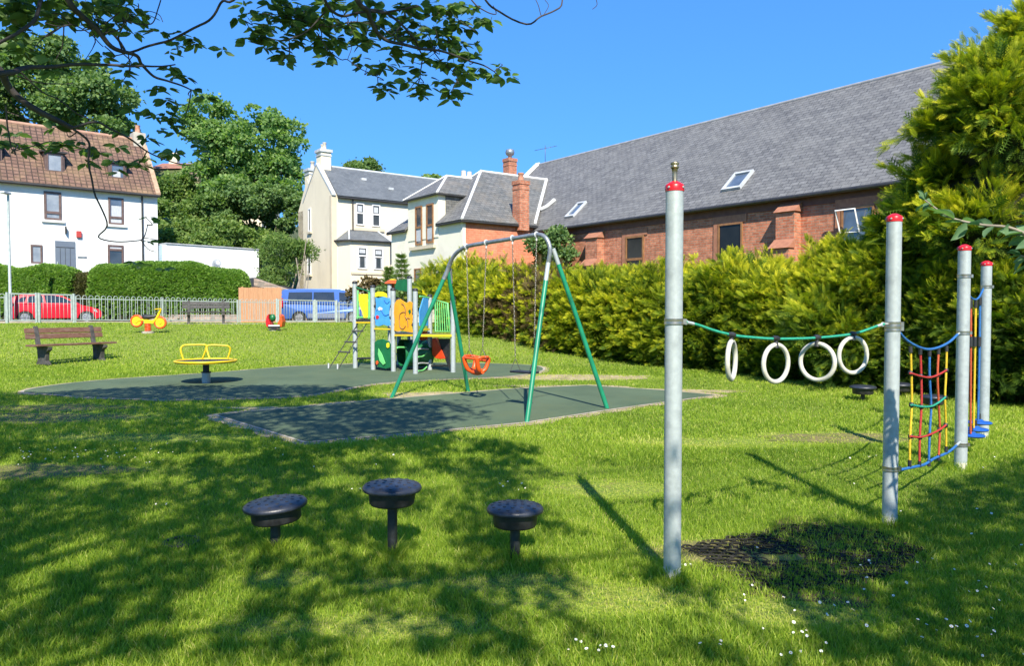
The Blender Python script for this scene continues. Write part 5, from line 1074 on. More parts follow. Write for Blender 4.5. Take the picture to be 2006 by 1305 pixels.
# bay
bs = cs0-.9; ba = pixNS(686, 520, s=bs)[0]; bb = pixNS(764, 520, s=bs)[0]; bz = pixNS(725, 473, s=bs)[2]; bt = pixNS(725, 452, s=cs0)[2]
mb = MB(); mb.prism([NS(ba-.35, cs0+.02, .4), NS(ba, bs, .4), NS(bb, bs, .4), NS(bb+.35, cs0+.02, .4)], (0, 0, bz-.4)); bay = mb.build('bay', M['creamwall'], cream)
mb = MB(); q0, q1, q2, q3 = NS(ba-.55, cs0, bz), NS(ba-.12, bs-.16, bz), NS(bb+.12, bs-.16, bz), NS(bb+.55, cs0, bz); u0, u1 = NS(ba+.35, cs0, bt), NS(bb-.35, cs0, bt)
mb.add([q0, q1, q2, q3, u0, u1], [(0, 1, 4), (1, 2, 5, 4), (2, 3, 5), (0, 3, 2, 1), (0, 4, 5, 3)]); mb.build('bay_roof', M['slate_cream'], bay)
mb = MB(); mb.tube([q0, q1, q2, q3], .05, 6); mb.build('bay_gutter', M['gutter'], bay)
mb = MB(); mb.tube([q1, u0], .05, 6); mb.tube([q2, u1], .05, 6); mb.build('lead_flashing', M['lead'], bay)
for r_ in ((700, 484, 719, 527), (732, 487, 750.5, 528.5)): win_s(bay, bs-.012, *r_, M['frame_white'], M['glass_dim'], sash=.6, frame=.065, curtain=[(.14, .26, .08, .54), (.74, .86, .08, .54), (.2, .8, .72, .9)], sill=False)
mb = MB(); a = pixNS(694, 533, s=bs)[2]; mb.prism([NS(ba+.05, bs-.06, a), NS(bb-.05, bs-.06, a), NS(bb-.05, bs, a), NS(ba+.05, bs, a)], (0, 0, -.12)); mb.build('window_sill', M['creamtrim'], bay)
for r_ in ((604.5, 408, 609.5, 454), (603, 490, 609.5, 538)): window_n(cream, cn-.01, *r_, M['frame_white'], M['glass'], frame=.08)
mb = MB(); 
for nn_, zz_ in ((19.5, 9.3), (21, 8.8), (23.5, 8.75)): s_ = cs0-.15+(zz_-cz+.05)*(cm_-cs0+.15)/(crz-cz+.05); mb.box(NS(nn_, s_, zz_+.1), (.3, .25, .14), rz=ANG)
mb.build('roof_vent', M['lead'], roof, split=True)
# --- white house
WX = Vector((.76, .65, 0)).normalized(); WY = Vector((-WX.y, WX.x, 0)); W0 = Vector((-21.7, 36, 0)); w0x, w0y = W0.dot(WX), W0.dot(WY)
def WP(a, b, z): return W0+WX*a+WY*b+Vector((0, 0, z))
def pixW(px, py):
    r = ray(px, py); t_ = w0y/r.dot(WY); p = r*t_; return p.dot(WX)-w0x, p.z+CH
kR = pixW(309, 450)[0]; kL = -14; zE = pixW(309, 381)[1]
white = thing('white_house', 'white rendered house with brown pantile mansard roof behind the hedge', 'building', WP(0, 2, 2.4))
def wbox(mb, a0, a1, b0, b1, z0, z1): return mb.prism([WP(a0, b0, z0), WP(a1, b0, z0), WP(a1, b1, z0), WP(a0, b1, z0)], (0, 0, z1-z0))
zR = zE+3.15; bR = 2.6
mb = MB(); wbox(mb, kL, kR, 0, 5.2, .4, zE); mb.prism([WP(kR-.3, 0, zE), WP(kR-.3, 5.2, zE), WP(kR-.3, bR, zR+.1)], WX*.3); mb.build('wall', M['whitewall'], white)
mb = MB(); slope(mb, WP(kL, -.2, zE-.1), WP(kR-.05, -.2, zE-.1), WP(kR-.05, bR, zR), WP(kL, bR, zR)); slope(mb, WP(kL, 5.4, zE-.1), WP(kR-.05, 5.4, zE-.1), WP(kR-.05, bR, zR), WP(kL, bR, zR)); roof = mb.build('roof', M['pantile'], white)
mb = MB(); mb.tube([WP(kL, bR, zR+.08), WP(kR, bR, zR+.08)], .11, 6); mb.build('ridge_tiles', mat('ridge_tile', (.4, .25, .17), .9, 0, (.32, .17, .12), 4), roof)
mb = MB(); mb.prism([WP(kR-.12, -.25, zE-.05), WP(kR+.1, -.25, zE-.05), WP(kR+.1, bR, zR+.12), WP(kR-.12, bR, zR+.12)], (0, 0, .1)); mb.build('verge', mat('verge_mortar', (.42, .3, .2), .9, 0, (.3, .2, .13), 5), roof)
mb = MB(); mb.tube([WP(kL, -.26, zE-.12), WP(kR+.05, -.26, zE-.12)], .07, 6); mb.tube([WP(kR-.75, -.07, zE-.15), WP(kR-.75, -.07, .6)], .045, 6); mb.build('gutter', M['gutter'], white)
c = WP(kR-.25, bR, 0); ct = P(300, 262, c.y).z; mb = MB(); mb.box((c.x, c.y, (zE+1+ct)/2), (.6, .8, ct-zE-1), rz=ANG_W); ch = mb.build('chimney', mat('worn_chimney_render', (.5, .47, .4), .9, 0, (.38, .34, .28), 2), white)
mb = MB(); mb.lathe([(.16, ct), (.13, ct+.1), (.12, ct+.4), (.15, ct+.45)], (c.x, c.y, 0), 10); mb.build('chimney_pot', M['pot'], ch)
def win_w(px0, py0, px1, py1, fm, gm, t=white, nm='window', **k):
    cx, cy = (px0+px1)/2, (py0+py1)/2; a = pixW(px0, cy)[0]; b = pixW(px1, cy)[0]; z1 = pixW(cx, py0)[1]; z0 = pixW(cx, py1)[1]
    return window_rect(t, lambda x, z, c_: WP(x, -c_-.004, z), a, b, z0, z1, fm, gm, name=nm, sillm=M['copewhite'], **k)
win_w(86, 375.5, 120, 431, M['frame_brown'], M['blind'], sash=.26, frame=.10)
win_w(212, 387.5, 242, 440, M['frame_brown'], M['glass_blue'], sash=.26, frame=.09, curtain=[(.15, .85, .0, .24), (.2, .85, .3, .7)])
win_w(60, 479.5, 83, 516.5, M['frame_brown'], M['blind'], frame=.08)
win_w(211, 480, 242, 528, M['frame_brown'], M['glass'], sash=.8, frame=.09, curtain=[(.1, .9, .75, .92)])
# door
a = pixW(108, 500)[0]; b = pixW(147, 500)[0]; z1 = pixW(128, 472.5)[1]; z0 = 2.75
mb = MB(); wbox(mb, a, b, -.05, 0, z0, z1); dr = mb.build('door', M['door'], white); mb = MB()
for i in (1, 2, 3): x = a+(b-a)*i/4; wbox(mb, x-.008, x+.008, -.056, -.05, z0+.2, z1-.35)
wbox(mb, a+.03, b-.03, -.06, -.05, z1-.32, z1-.29); mb.build('door_grooves', M['gutter'], dr); mb = MB(); wbox(mb, a+.06, a+.1, -.09, -.05, z0+1.0, z0+1.15); mb.build('handle', M['steel'], dr)
mb = MB(); a, z = pixW(149, 459)[0], pixW(153, 459)[1]; wbox(mb, a, a+.22, -.12, 0, z-.16, z+.16); mb.build('alarm_box', mat('red_alarm_box', (.45, .06, .05), .4, 0, (.4, .05, .04), 4), white, bevel=.02)
mb = MB(); a, z = pixW(128, 451); wbox(mb, a-.03, a+.03, -.2, -.01, z-.18, z+.18); mb.build('wall_lamp', M['gutter'], white, bevel=.02)
mb = MB(); a, z = pixW(161, 504); wbox(mb, a-.2, a+.2, -.02, 0, z-.04, z+.04); mb.build('name_plate', M['tube'], white)
# roof dormers
def wroof(px, py):
    r = ray(px, py); k_ = (zR-zE+.1)/(bR+.2)  # z = zE-.1+k*(b+.2)
    t_ = (zE-.1+k_*(.2-w0y)-CH)/(r.z-k_*r.dot(WY)); p = r*t_; return p.dot(WX)-w0x, p.dot(WY)-w0y, p.z+CH
for px0, px1, py0, py1, cur in ((88, 126, 297, 337, None), (213, 247, 318, 350, [(.2, .7, .1, .5)]), (-16, 4, 285, 318, None)):
    a0, b0, z0 = wroof(px0, py1); a1 = wroof(px1, py1)[0]; z1 = z0+(py1-py0)/F*WP(a0, b0, 0).y*1.0; bb_ = b0+ (z1-z0)*.83
    mb = MB(); mb.prism([WP(a0, b0+.02, z0), WP(a0, b0+.02, z1), WP(a0, bb_+.3, z1), ], WX*(a1-a0)); dm_ = mb.build('dormer', M['frame_brown'], roof)
    mb = MB(); mb.prism([WP(a0-.12, b0-.12, z1-.01), WP(a1+.12, b0-.12, z1-.01), WP(a1+.12, bb_+.4, z1+.12), WP(a0-.12, bb_+.4, z1+.12)], (0, 0, .08)); mb.build('dormer_roof', M['gutter'], dm_)
    window_rect(dm_, lambda x, z, c_, b0=b0: WP(x, b0+.015-c_, z), a0+.08, a1-.08, z0+.06, z1-.05, M['frame_brown'], M['glass_blue'] if cur else M['blind'], sill=False, frame=.07, curtain=cur)
# --- white outbuilding
A = P(327, 600, 38.4); B_ = P(508, 600, 42.2); A.z = B_.z = 0; d = (B_-A).normalized(); n = Vector((-d.y, d.x, 0)); zt_ = P(327, 477.5, 38.4).z; zb = P(508, 488.5, 42.2).z
out = thing('white_outbuilding', 'flat roofed white outbuilding beside the white house above the hedge', 'building', A+Vector((0, 0, .8)))
mb = MB(); mb.prism([A+Vector((0, 0, .4)), B_+Vector((0, 0, .4)), B_+n*3+Vector((0, 0, .4)), A+n*3+Vector((0, 0, .4))], (0, 0, zt_-.4)); mb.build('wall', M['whitewall'], out)
mb = MB(); mb.prism([A-d*.02-n*.06+Vector((0, 0, zt_)), B_+d*.06-n*.06+Vector((0, 0, zt_)), B_+d*.06+n*3+Vector((0, 0, zt_)), A+n*3+Vector((0, 0, zt_))], (0, 0, .05)); mb.build('coping', M['lead'], out)
A2 = P(311, 600, 38.9); A2.z = 0; mb = MB(); mb.prism([A2, A+Vector((0, .12, 0)), A+Vector((0, .32, 0)), A2+Vector((0, .2, 0))], (0, 0, zt_-.05)); mb.build('shaded_gable_side', mat('gable_shade_blue', (.35, .45, .52), .7, 0, (.3, .4, .47), 2), out)  # gable side of the outbuilding, its bluish shade painted into the colour
q = onpl(424, 517, A, B_, .25); t = thing('satellite_dish', 'grey satellite dish on the white outbuilding wall', 'satellite dish', q)
mb = MB(); mb.lathe([(.0001, .05), (.15, .035), (.24, 0), (.25, .005)], q, 16, Matrix.Rotation(R(80), 3, 'X')); mb.build('dish', M['tube'], t); mb = MB(); mb.tube([q, q+n*.35-Vector((0, 0, .2))], .02, 6); mb.tube([q-Vector((0, 0, .2)), q-n*.3-Vector((0, 0, .1))], .01, 5); mb.build('bracket', M['cable'], t)
# far hillside houses
def far_house(px0, px1, pyr, pye, pyb, d, label, wm):
    a, b = P(px0, pye, d), P(px1, pye, d); t = thing('far_house', label, 'house', ((a.x+b.x)/2, d, P(px0, pyb, d).z))
    z0, ze_, zr_ = P(px0, pyb, d).z-3, a.z, P(px0, pyr, d).z
    mb = MB(); mb.box(((a.x+b.x)/2, d+2.5, (z0+ze_)/2), (b.x-a.x, 5, ze_-z0)); mb.build('wall', wm, t)
    mb = MB(); mb.prism([(a.x-.2, d-.3, ze_), (a.x-.2, d+5.3, ze_), (a.x-.2, d+2.5, zr_)], (b.x-a.x+.4, 0, 0)); r_ = mb.build('roof', M['fartile'], t)
    mb = MB(); mb.box((a.x+(b.x-a.x)*.2, d+2.5, zr_+.2), (.7, .6, 1.3)); mb.build('chimney', M['potpale'], r_)
    for f in (.3, .7): window_rect(t, lambda x, z, c_: Vector((x, d-c_, z)), a.x+(b.x-a.x)*f-.4, a.x+(b.x-a.x)*f+.4, (z0+ze_)/2+.6, ze_-.4, M['frame_white'], M['glass'])
far_house(296, 392, 308, 331, 345, 62, 'far brown roofed house on the hill just right of the white house chimney', M['stone'])
far_house(462, 512, 352, 364, 380, 64, 'far house with an orange tiled roof glimpsed between the tall trees', M['creamwall'])
# ================================================================== VEGETATION
def foliage_shell(n, f, seed, template, size, droop, m, parent, name='foliage', upw=.5, val0=.5, valf=None, jit=.5, smin=.7):
    """n sprays on points given by f(r) -> pos, outward normal"""
    r = np.random.default_rng(seed); pos, nr = f(r, n)
    T, TF = template; d = nrm(nr+np.array([0, 0, droop])+jit*r.standard_normal(pos.shape)); up = nrm(nr*.6+np.array([0, 0, upw])+.6*r.standard_normal(pos.shape))
    val = np.clip(val0+.2*r.standard_normal(len(pos)), 0, 1) if valf is None else np.clip(valf(pos, nr, r), 0, 1)
    V, Fc, A = scatter(T, TF, pos, d, up, size*(smin+(1.3-smin)*r.random(len(pos))), val)
    return trimesh(name, V, Fc, m, A, parent)
TIPV = .34
def clustered(f, per, Lb, side):
    def g(r, n):
        c, q = f(r, max(1, n//per)); k = len(c); ax_ = nrm(q+np.array([0, 0, .35])+.45*r.standard_normal(c.shape)); lt = nrm(np.cross(ax_, np.array([0, 0, 1.])+.3*r.standard_normal(c.shape))); sc = .6+.8*r.random(k)
        c, q, ax_, lt, sc = [np.repeat(v, per, axis=0) for v in (c, q, ax_, lt, sc)]; m = len(c); t = r.random(m); w = r.uniform(-1, 1, m)
        p = c-q*.10+ax_*(Lb*sc*t)[:, None]+lt*(side*sc*w*(1-.75*t))[:, None]-np.array([0, 0, 1.])*(.25*Lb*(t**2)*sc)[:, None]
        return p, nrm(ax_+lt*(w*.9*(1-.5*t))[:, None]-np.array([0, 0, .25])*t[:, None])
    return g
# --- golden conifer hedge (runs parallel to the hall)
def hedge_top(s): return 1.98+.10*np.sin(s*1.1)+.20*np.sin(s*2.7+1)+.16*np.sin(s*6.1)+.08*np.sin(s*13.3)-np.clip((s-9.5)*.06, 0, .52)-.28*np.exp(-((s-12.2)/.6)**2)-.1
def hedge_pts(r, n, s0=1.5, s1=20.1):
    s = s0+(s1-s0)*r.random(n); a = r.random(n); ht = hedge_top(s)
    face = a < .62; z = np.where(face, r.random(n)**.85, 1.0)*ht; nn = np.where(face, 12.45, 12.45+2.0*r.random(n)); t = z/ht
    bulge = .35*np.sin(np.clip(t, 0, 1)*2.6)+.30*fbm(np.stack([s, z*1.6, s*0], 1), 1.15, 4)+.16*fbm(np.stack([s, z, s*0], 1), 3.4, 6)
    nn = np.where(face, nn-bulge+.45*np.clip(t-.82, 0, 1)*3, nn); z = z+np.where(face, .12*r.standard_normal(n), .10*r.standard_normal(n)+.12*fbm(np.stack([s, nn, s*0], 1), 2.2, 9))
    z = np.clip(z, .03, 9)
    nx = np.where(face, -1.0, -.15); nz = np.where(face, -.15+.7*t, 1.0); ny = .25*np.sin(s*2.3+z*2)
    end = r.random(n) < .08; s = np.where(end, s1+.1*r.standard_normal(n), s); nn = np.where(end, 12.4+2.3*r.random(n), nn)
    ax, ay = np.array(AX), np.array(AY); base = nn[:, None]*ax+s[:, None]*ay; pos = base+np.stack([s*0, s*0, z+gz(base[:, 1])*.9], 1)
    nr = nx[:, None]*ax+ny[:, None]*ay+np.stack([s*0, s*0, nz], 1); return pos, nrm(nr)
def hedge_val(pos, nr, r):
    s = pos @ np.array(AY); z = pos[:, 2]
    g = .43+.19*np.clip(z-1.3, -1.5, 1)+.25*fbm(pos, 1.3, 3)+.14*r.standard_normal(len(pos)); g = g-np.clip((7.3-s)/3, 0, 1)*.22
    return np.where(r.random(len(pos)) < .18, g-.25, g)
hedge = thing('conifer_hedge', 'long golden green conifer hedge in front of the brick hall', 'hedge', NS(13.5, 11, .1))
FT = (FROND, FROND_F)
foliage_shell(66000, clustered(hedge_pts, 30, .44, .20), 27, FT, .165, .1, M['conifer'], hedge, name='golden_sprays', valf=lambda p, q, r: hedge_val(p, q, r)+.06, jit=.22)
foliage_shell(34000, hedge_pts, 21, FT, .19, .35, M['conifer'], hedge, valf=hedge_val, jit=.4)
foliage_shell(9000, lambda r, n: (lambda p, q: (p-q*.22, q))(*hedge_pts(r, n)), 22, FT, .36, .2, M['conifer'], hedge, name='inner_foliage', valf=lambda p, q, r: .12+.12*r.random(len(p)))  # inner sprays coloured darker to deepen the shade inside the hedge
def dry_pts(r, n):
    p, q = hedge_pts(r, n, 14.2, 19.2); s = p @ np.array(AY); k = (fbm(p, 1.0, 12)+.35-np.abs(s-16.8)*.22-np.abs(p[:, 2]-1.7)*.25) > -.1; return p[k]+q[k]*.03, q[k]
foliage_shell(8500, dry_pts, 23, FT, .30, .3, M['conifer_dry'], hedge, name='dead_foliage', val0=.45)
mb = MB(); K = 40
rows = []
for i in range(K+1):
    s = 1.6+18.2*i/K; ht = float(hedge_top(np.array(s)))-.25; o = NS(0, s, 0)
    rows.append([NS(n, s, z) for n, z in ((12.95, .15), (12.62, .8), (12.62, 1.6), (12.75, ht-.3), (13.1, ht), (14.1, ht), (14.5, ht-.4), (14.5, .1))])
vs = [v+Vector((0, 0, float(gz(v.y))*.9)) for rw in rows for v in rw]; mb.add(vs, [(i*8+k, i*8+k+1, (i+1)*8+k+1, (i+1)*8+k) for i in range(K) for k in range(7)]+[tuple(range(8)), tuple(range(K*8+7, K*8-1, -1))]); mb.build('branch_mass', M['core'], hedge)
# --- blobs helper: crowns built from lumps
def lumps(r, c, rad, k, rl, lo=-.3):
    c = np.array(c, float); rad = np.array(rad, float); u = nrm(r.standard_normal((k*3, 3))); u = u[u[:, 2] > lo][:k]
    f = .55+.42*r.random(len(u)); return c+u*rad*f[:, None], rl*(.7+.6*r.random(len(u)))
def lump_pts(L, RL, squash=.8, below=.35):
    w = RL**2; w = w/w.sum()
    def f(r, n):
        i = r.choice(len(L), n, p=w); u = nrm(r.standard_normal((n, 3))); u[:, 2] = np.where((u[:, 2] < -below) & (r.random(n) < .7), -u[:, 2], u[:, 2])
        rr = RL[i]*(.82+.22*r.random(n)+.12*fbm(L[i]+u*RL[i][:, None], 2.5, 1)); rr = rr*np.where(r.random(n) < .25, .7+.9*r.random(n), 1); p = L[i]+u*rr[:, None]*np.array([1, 1, squash]); return p, u
    return f
# --- tall conifer at the right
def conifer_tree(label, base, blobs, n, seed, cat='tree'):
    t = thing('conifer_tree', label, cat, base); r = np.random.default_rng(seed); Ls, Rs = [], []
    for c, rad, k, rl in blobs:
        a, b = lumps(r, c, rad, k, rl, -.6); Ls.append(a); Rs.append(b)
    L, RL = np.concatenate(Ls), np.concatenate(Rs)
    zz0 = min(c[2]-rad[2] for c, rad, _, _ in blobs); zz1 = max(c[2]+rad[2] for c, rad, _, _ in blobs)
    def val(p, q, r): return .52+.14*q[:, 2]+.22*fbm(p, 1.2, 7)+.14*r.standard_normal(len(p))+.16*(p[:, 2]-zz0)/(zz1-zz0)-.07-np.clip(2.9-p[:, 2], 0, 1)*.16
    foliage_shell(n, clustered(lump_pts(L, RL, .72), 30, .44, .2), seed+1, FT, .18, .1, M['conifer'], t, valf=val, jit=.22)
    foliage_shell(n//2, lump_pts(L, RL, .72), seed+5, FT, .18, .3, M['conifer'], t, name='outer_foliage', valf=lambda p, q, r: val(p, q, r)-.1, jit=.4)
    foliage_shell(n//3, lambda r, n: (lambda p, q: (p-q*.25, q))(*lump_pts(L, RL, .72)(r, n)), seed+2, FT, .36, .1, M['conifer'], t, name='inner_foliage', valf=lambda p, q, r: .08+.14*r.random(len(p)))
    mb = MB(); b = Vector(base); top = max(c[2]+rad[2]*.7 for c, rad, _, _ in blobs); mb.tube([b-Vector((0, 0, .1)), b+Vector((.05, 0, top*.5)), Vector((blobs[-1][0][0], blobs[-1][0][1], top))], [.2, .13, .03], 10)
    for c, rad, _, _ in blobs:
        c = Vector(c)
        for k in range(3): a = k*2.1+c.x; mb.tube([Vector((b.x, b.y, c.z-rad[2]*.5)), c+Vector((math.cos(a)*rad[0]*.6, math.sin(a)*rad[1]*.6, 0))], [.06, .015], 6)
    mb.build('trunk', M['bark'], t)
    mb = MB()
    for c, rad, _, _ in blobs:
        pr = [(math.sin(k*math.pi/8)*.74+.0001, -math.cos(k*math.pi/8)*.78) for k in range(9)]; k0 = len(mb.v); mb.lathe(pr, (0, 0, 0), 14)
        for i in range(k0, len(mb.v)): v = mb.v[i]; f = 1+.25*mn.noise(v*2.5+Vector(c)); mb.v[i] = Vector((c[0]+v.x*rad[0]*f, c[1]+v.y*rad[1]*f, c[2]+v.z*rad[2]*f))
    mb.build('branch_mass', M['core'], t); return t
conifer_tree('tall golden conifer towering over the hedge behind the grey leaved shrub', (8.6, 11.9, .15), [((8.5, 12.2, 1.4), (1.7, 1.5, 1.5), 16, .62), ((8.1, 11.7, 3.0), (2.05, 1.8, 1.25), 26, .62), ((8.1, 11.3, 4.1), (1.75, 1.6, 1.1), 24, .5), ((8.9, 11.6, 5.3), (1.2, 1.2, .9), 18, .45), ((9.5, 11.8, 6.2), (.6, .7, .9), 8, .35)], 62000, 31)
conifer_tree('dark green conifer bulging from the hedge behind the net posts', (6.6, 13.2, .2), [((6.5, 13.1, 1.1), (1.25, 1.0, 1.2), 14, .5), ((6.9, 13.1, 2.1), (1.0, .9, .9), 12, .42)], 17000, 37)
TIPV = .12
# --- clipped privet hedges by the fence
def box_hedge(label, a, b, z0, ztop, depth, n, seed, m, leaf=.13, roundr=.5):
    a = Vector(a); b = Vector(b); d = (b-a); L = d.length; d.normalize(); q = Vector((-d.y, d.x, 0)); t = thing('clipped_hedge', label, 'hedge', (a+b)/2+Vector((0, 0, z0)))
    dn_, qn = np.array(d), np.array(q)
    def f(r, n):
        u = L*r.random(n); k = r.random(n); th = k*math.pi; zt_ = ztop(u/L); 
        # superellipse section from front foot over the top
        cx = -np.sign(np.cos(th))*np.abs(np.cos(th))**.55; cz = np.abs(np.sin(th))**.55
        e = np.minimum(np.minimum(u, L-u)/roundr, 1); e = np.sqrt(np.clip(1-(1-e)**2, .02, 1))
        wob = 1+.05*fbm(np.stack([u, cz*3, cx], 1), 1.6, seed)
        p = np.array(a)+u[:, None]*dn_+(depth/2+cx*depth/2*e*wob)[:, None]*qn; p[:, 2] = z0+(zt_-z0)*cz*(.55+.45*e)*wob; p += (.09*fbm(p, 2.6, seed))[:, None]*nrm(cx[:, None]*qn+np.stack([u*0, u*0, cz*.8], 1))
        nr_ = nrm(cx[:, None]*qn+np.stack([u*0, u*0, cz*.8], 1)); return p, nr_
    foliage_shell(n, f, seed, (CARD, CARD_F), leaf, .3, m, t, jit=.7, valf=lambda p, q, r: .5+.22*r.standard_normal(len(p))+.12*q[:, 2])
    mb = MB(); rws = []
    for i in range(25):
        u = L*i/24; e = math.sqrt(max(.03, 1-(1-min(1, min(u, L-u)/roundr))**2)); zt_ = float(ztop(np.array(u/L)))
        rws.append([a+d*u+q*(depth/2-math.copysign(abs(math.cos(k*math.pi/8))**.55, math.cos(k*math.pi/8))*depth/2*e*.92)+Vector((0, 0, z0+(zt_-z0)*math.sin(k*math.pi/8)**.55*(.55+.45*e)*.95-a.z)) for k in range(9)])
    mb.add([v for w in rws for v in w], [(i*9+k, i*9+k+1, i*9+k+10, i*9+k+9) for i in range(24) for k in range(8)]+[tuple(range(9)), tuple(range(24*9+8, 24*9-1, -1))]); mb.build('branch_mass', M['core'], t); return t
def hx_(px, d, off=0): p = P(px, 634, d); p.z = 0; return p+Vector((0, off, 0))
zl, zr2 = P(70, 520, 33).z, P(330, 522, 34.5).z
box_hedge('clipped green hedge behind the red car, below the grey door of the white house', hx_(-190, 32.2), hx_(142, 33.0), 1.1, lambda u: zl+.12*np.sin(u*7)+.1*np.sin(u*17)-np.clip((u-.8)*1.2, 0, .2), 1.8, 32000, 41, M['privet'], .13, .25)
box_hedge('thin dry gap of brownish hedge between the two clipped green hedges', hx_(128, 33.2), hx_(178, 33.5), 1.1, lambda u: P(150, 536, 33.3).z+.05*np.sin(u*9), 1.5, 6500, 42, M['privet_dry'], .13, .2)
box_hedge('longest clipped green hedge behind the bow-top railing, ending at the timber fence', hx_(160, 33.2), hx_(486, 34.9), 1.05, lambda u: zr2-.12+.25*np.sin(np.clip(u*1.05, 0, 1)*3.1)-.28*np.clip(u-.72, 0, 1)*1.6+.06*np.sin(u*21), 2.0, 38000, 43, M['privet'], .13, .55)
# --- broadleaf trees and bushes
def broad_tree(label, base, crowns, n, leaf, m, seed, lumpr=1.1, k=26, trunk=.22, name='broadleaf_tree', cat='tree', group=None, trunkm='bark', tmpl=(CARD, CARD_F)):
    t = thing(name, label, cat, base, group); r = np.random.default_rng(seed); Ls, Rs = [], []
    for c, rad in crowns:
        a, b = lumps(r, c, rad, k, lumpr, -.5); Ls.append(a); Rs.append(b)
    L, RL = np.concatenate(Ls), np.concatenate(Rs)
    foliage_shell(n, lump_pts(L, RL, .7), seed+1, tmpl, leaf, .1, m, t, jit=.8, valf=lambda p, q, r: .42+.18*q[:, 2]+.2*r.standard_normal(len(p)))
    mb = MB(); b = Vector(base)
    if trunk:
        for c, rad in crowns:
            c = Vector(c); fk = b.lerp(Vector((c.x, c.y, c.z-rad[2]*.8)), .6); mb.tube(smoothpath([b-Vector((0, 0, .3)), fk, c+Vector((0, 0, rad[2]*.3))], 4), [trunk*(1-.1*i) for i in range(9)], 8)
            for i in range(6):
                j = r.integers(len(L)); mb.tube([fk.lerp(c, .3+.1*i), Vector(L[j]) if (Vector(L[j])-c).length < max(rad)*1.1 else c+Vector((math.cos(i)*rad[0]*.6, math.sin(i)*rad[1]*.6, .2*rad[2]))], [trunk*.3, trunk*.06], 5)
        mb.build('trunk', M[trunkm], t)
    return t
def PT(px, py, d): v = P(px, py, d); return (v.x, v.y, v.z)
def hz(px, d): v = P(px, 600, d); return (v.x, d, float(hillz(np.array(v.x), np.array(d)))-.3)
broad_tree('tall tree with an airy crown on the hill, right of the white house chimney', hz(425, 54), [(PT(418, 255, 54), (2.2, 2.2, 2.7)), (PT(440, 330, 54), (2.3, 2.3, 2.3)), (PT(430, 400, 54), (1.9, 2.0, 1.6))], 17000, .25, M['leafA'], 51, .62, 30)
broad_tree('broad tree on the hill directly left of the cream house chimneys', hz(530, 53), [(PT(520, 285, 53), (2.7, 2.5, 2.7)), (PT(535, 370, 52.5), (2.5, 2.4, 2.6)), (PT(480, 390, 53), (2.3, 2.4, 2.2))], 18000, .25, M['leafA'], 52, .65, 30)
broad_tree('dark wide tree rising behind the roof of the white house', hz(110, 56), [(PT(60, 190, 56), (4.6, 3.5, 4.6)), (PT(165, 225, 56), (3.7, 3.2, 3.6)), (PT(-60, 160, 57), (5, 4, 5))], 30000, .30, M['leafB'], 53, .95, 34)
for i, (px, py, rx, rz_, d, m_, lb) in enumerate([(345, 378, 1.2, 1.1, 53, 'leafC', 'rounded bright bush on the hill under the brown roofed far house'), (335, 435, 2.1, 1.5, 50, 'leafC', 'hillside bush just right of the white house wall, above the outbuilding'), (400, 440, 2.4, 1.9, 49.5, 'leafC', 'hillside bush above the middle of the white outbuilding'), (470, 430, 2.2, 2.3, 50, 'leafB', 'dark hillside bush above the right end of the white outbuilding'), (540, 440, 2.0, 2.8, 50, 'leafB', 'dark shaded bush beside the left wall of the cream house'), (360, 480, 2.6, 1.2, 46.5, 'leafC', 'low scrub bush along the top of the white outbuilding'), (450, 486, 2.6, 1.3, 46.5, 'leafC', 'low scrub bush over the far end of the white outbuilding roof')]):
    c = PT(px, py, d); broad_tree(lb, (c[0], d, c[2]-rz_), [(c, (rx, rx*.9, rz_))], 9000, .2, M[m_], 60+i, .6, 20, .08, 'hillside_bush', 'bush', 'bushes on the hillside')
broad_tree('small dark treetop peeping over the ridge of the cream house', (PT(712, 335, 62)[0], 62, 3), [(PT(712, 334, 62), (1.3, 1.2, .8))], 4000, .2, M['leafB'], 71, .5, 12, .1)
broad_tree('tiny treetop showing between the cream house ridge and the dormer', (PT(845, 358, 62)[0], 62, 3), [(PT(845, 358, 62), (1.2, 1.0, .55))], 3000, .2, M['leafA'], 72, .4, 12, .1)
g_ = P(548, 600, 39.5); broad_tree('small airy light green tree leaning before the gable of the cream house', (g_.x, 39.5, 1), [(PT(540, 490, 39.5), (1.05, .9, 1.0)), (PT(560, 540, 39.5), (1.0, .9, .9)), (PT(590, 500, 39.5), (.5, .5, .6)), (PT(525, 560, 39.2), (.8, .8, .7))], 7500, .2, M['leafC'], 73, .42, 12, .07, trunkm='paleb', tmpl=(LANCE, LEAF_F))
g_ = P(586, 600, 39); mb = MB(); 
t = thing('bare_stemmed_shrub', 'pale bare stems of a shrub against the cream gable', 'shrub', (g_.x, 39, 1))
for a in ((572, 600, 600, 470), (590, 600, 598, 500), (584, 600, 580, 505), (592, 600, 604, 530)): mb.tube(smoothpath([P(a[0], a[1], 39), P((a[0]+a[2])/2+4, (a[1]+a[3])/2, 39), P(a[2], a[3], 39)], 4), [.05]*4+[.03]*5, 6)
mb.build('stem', M['paleb'], t)
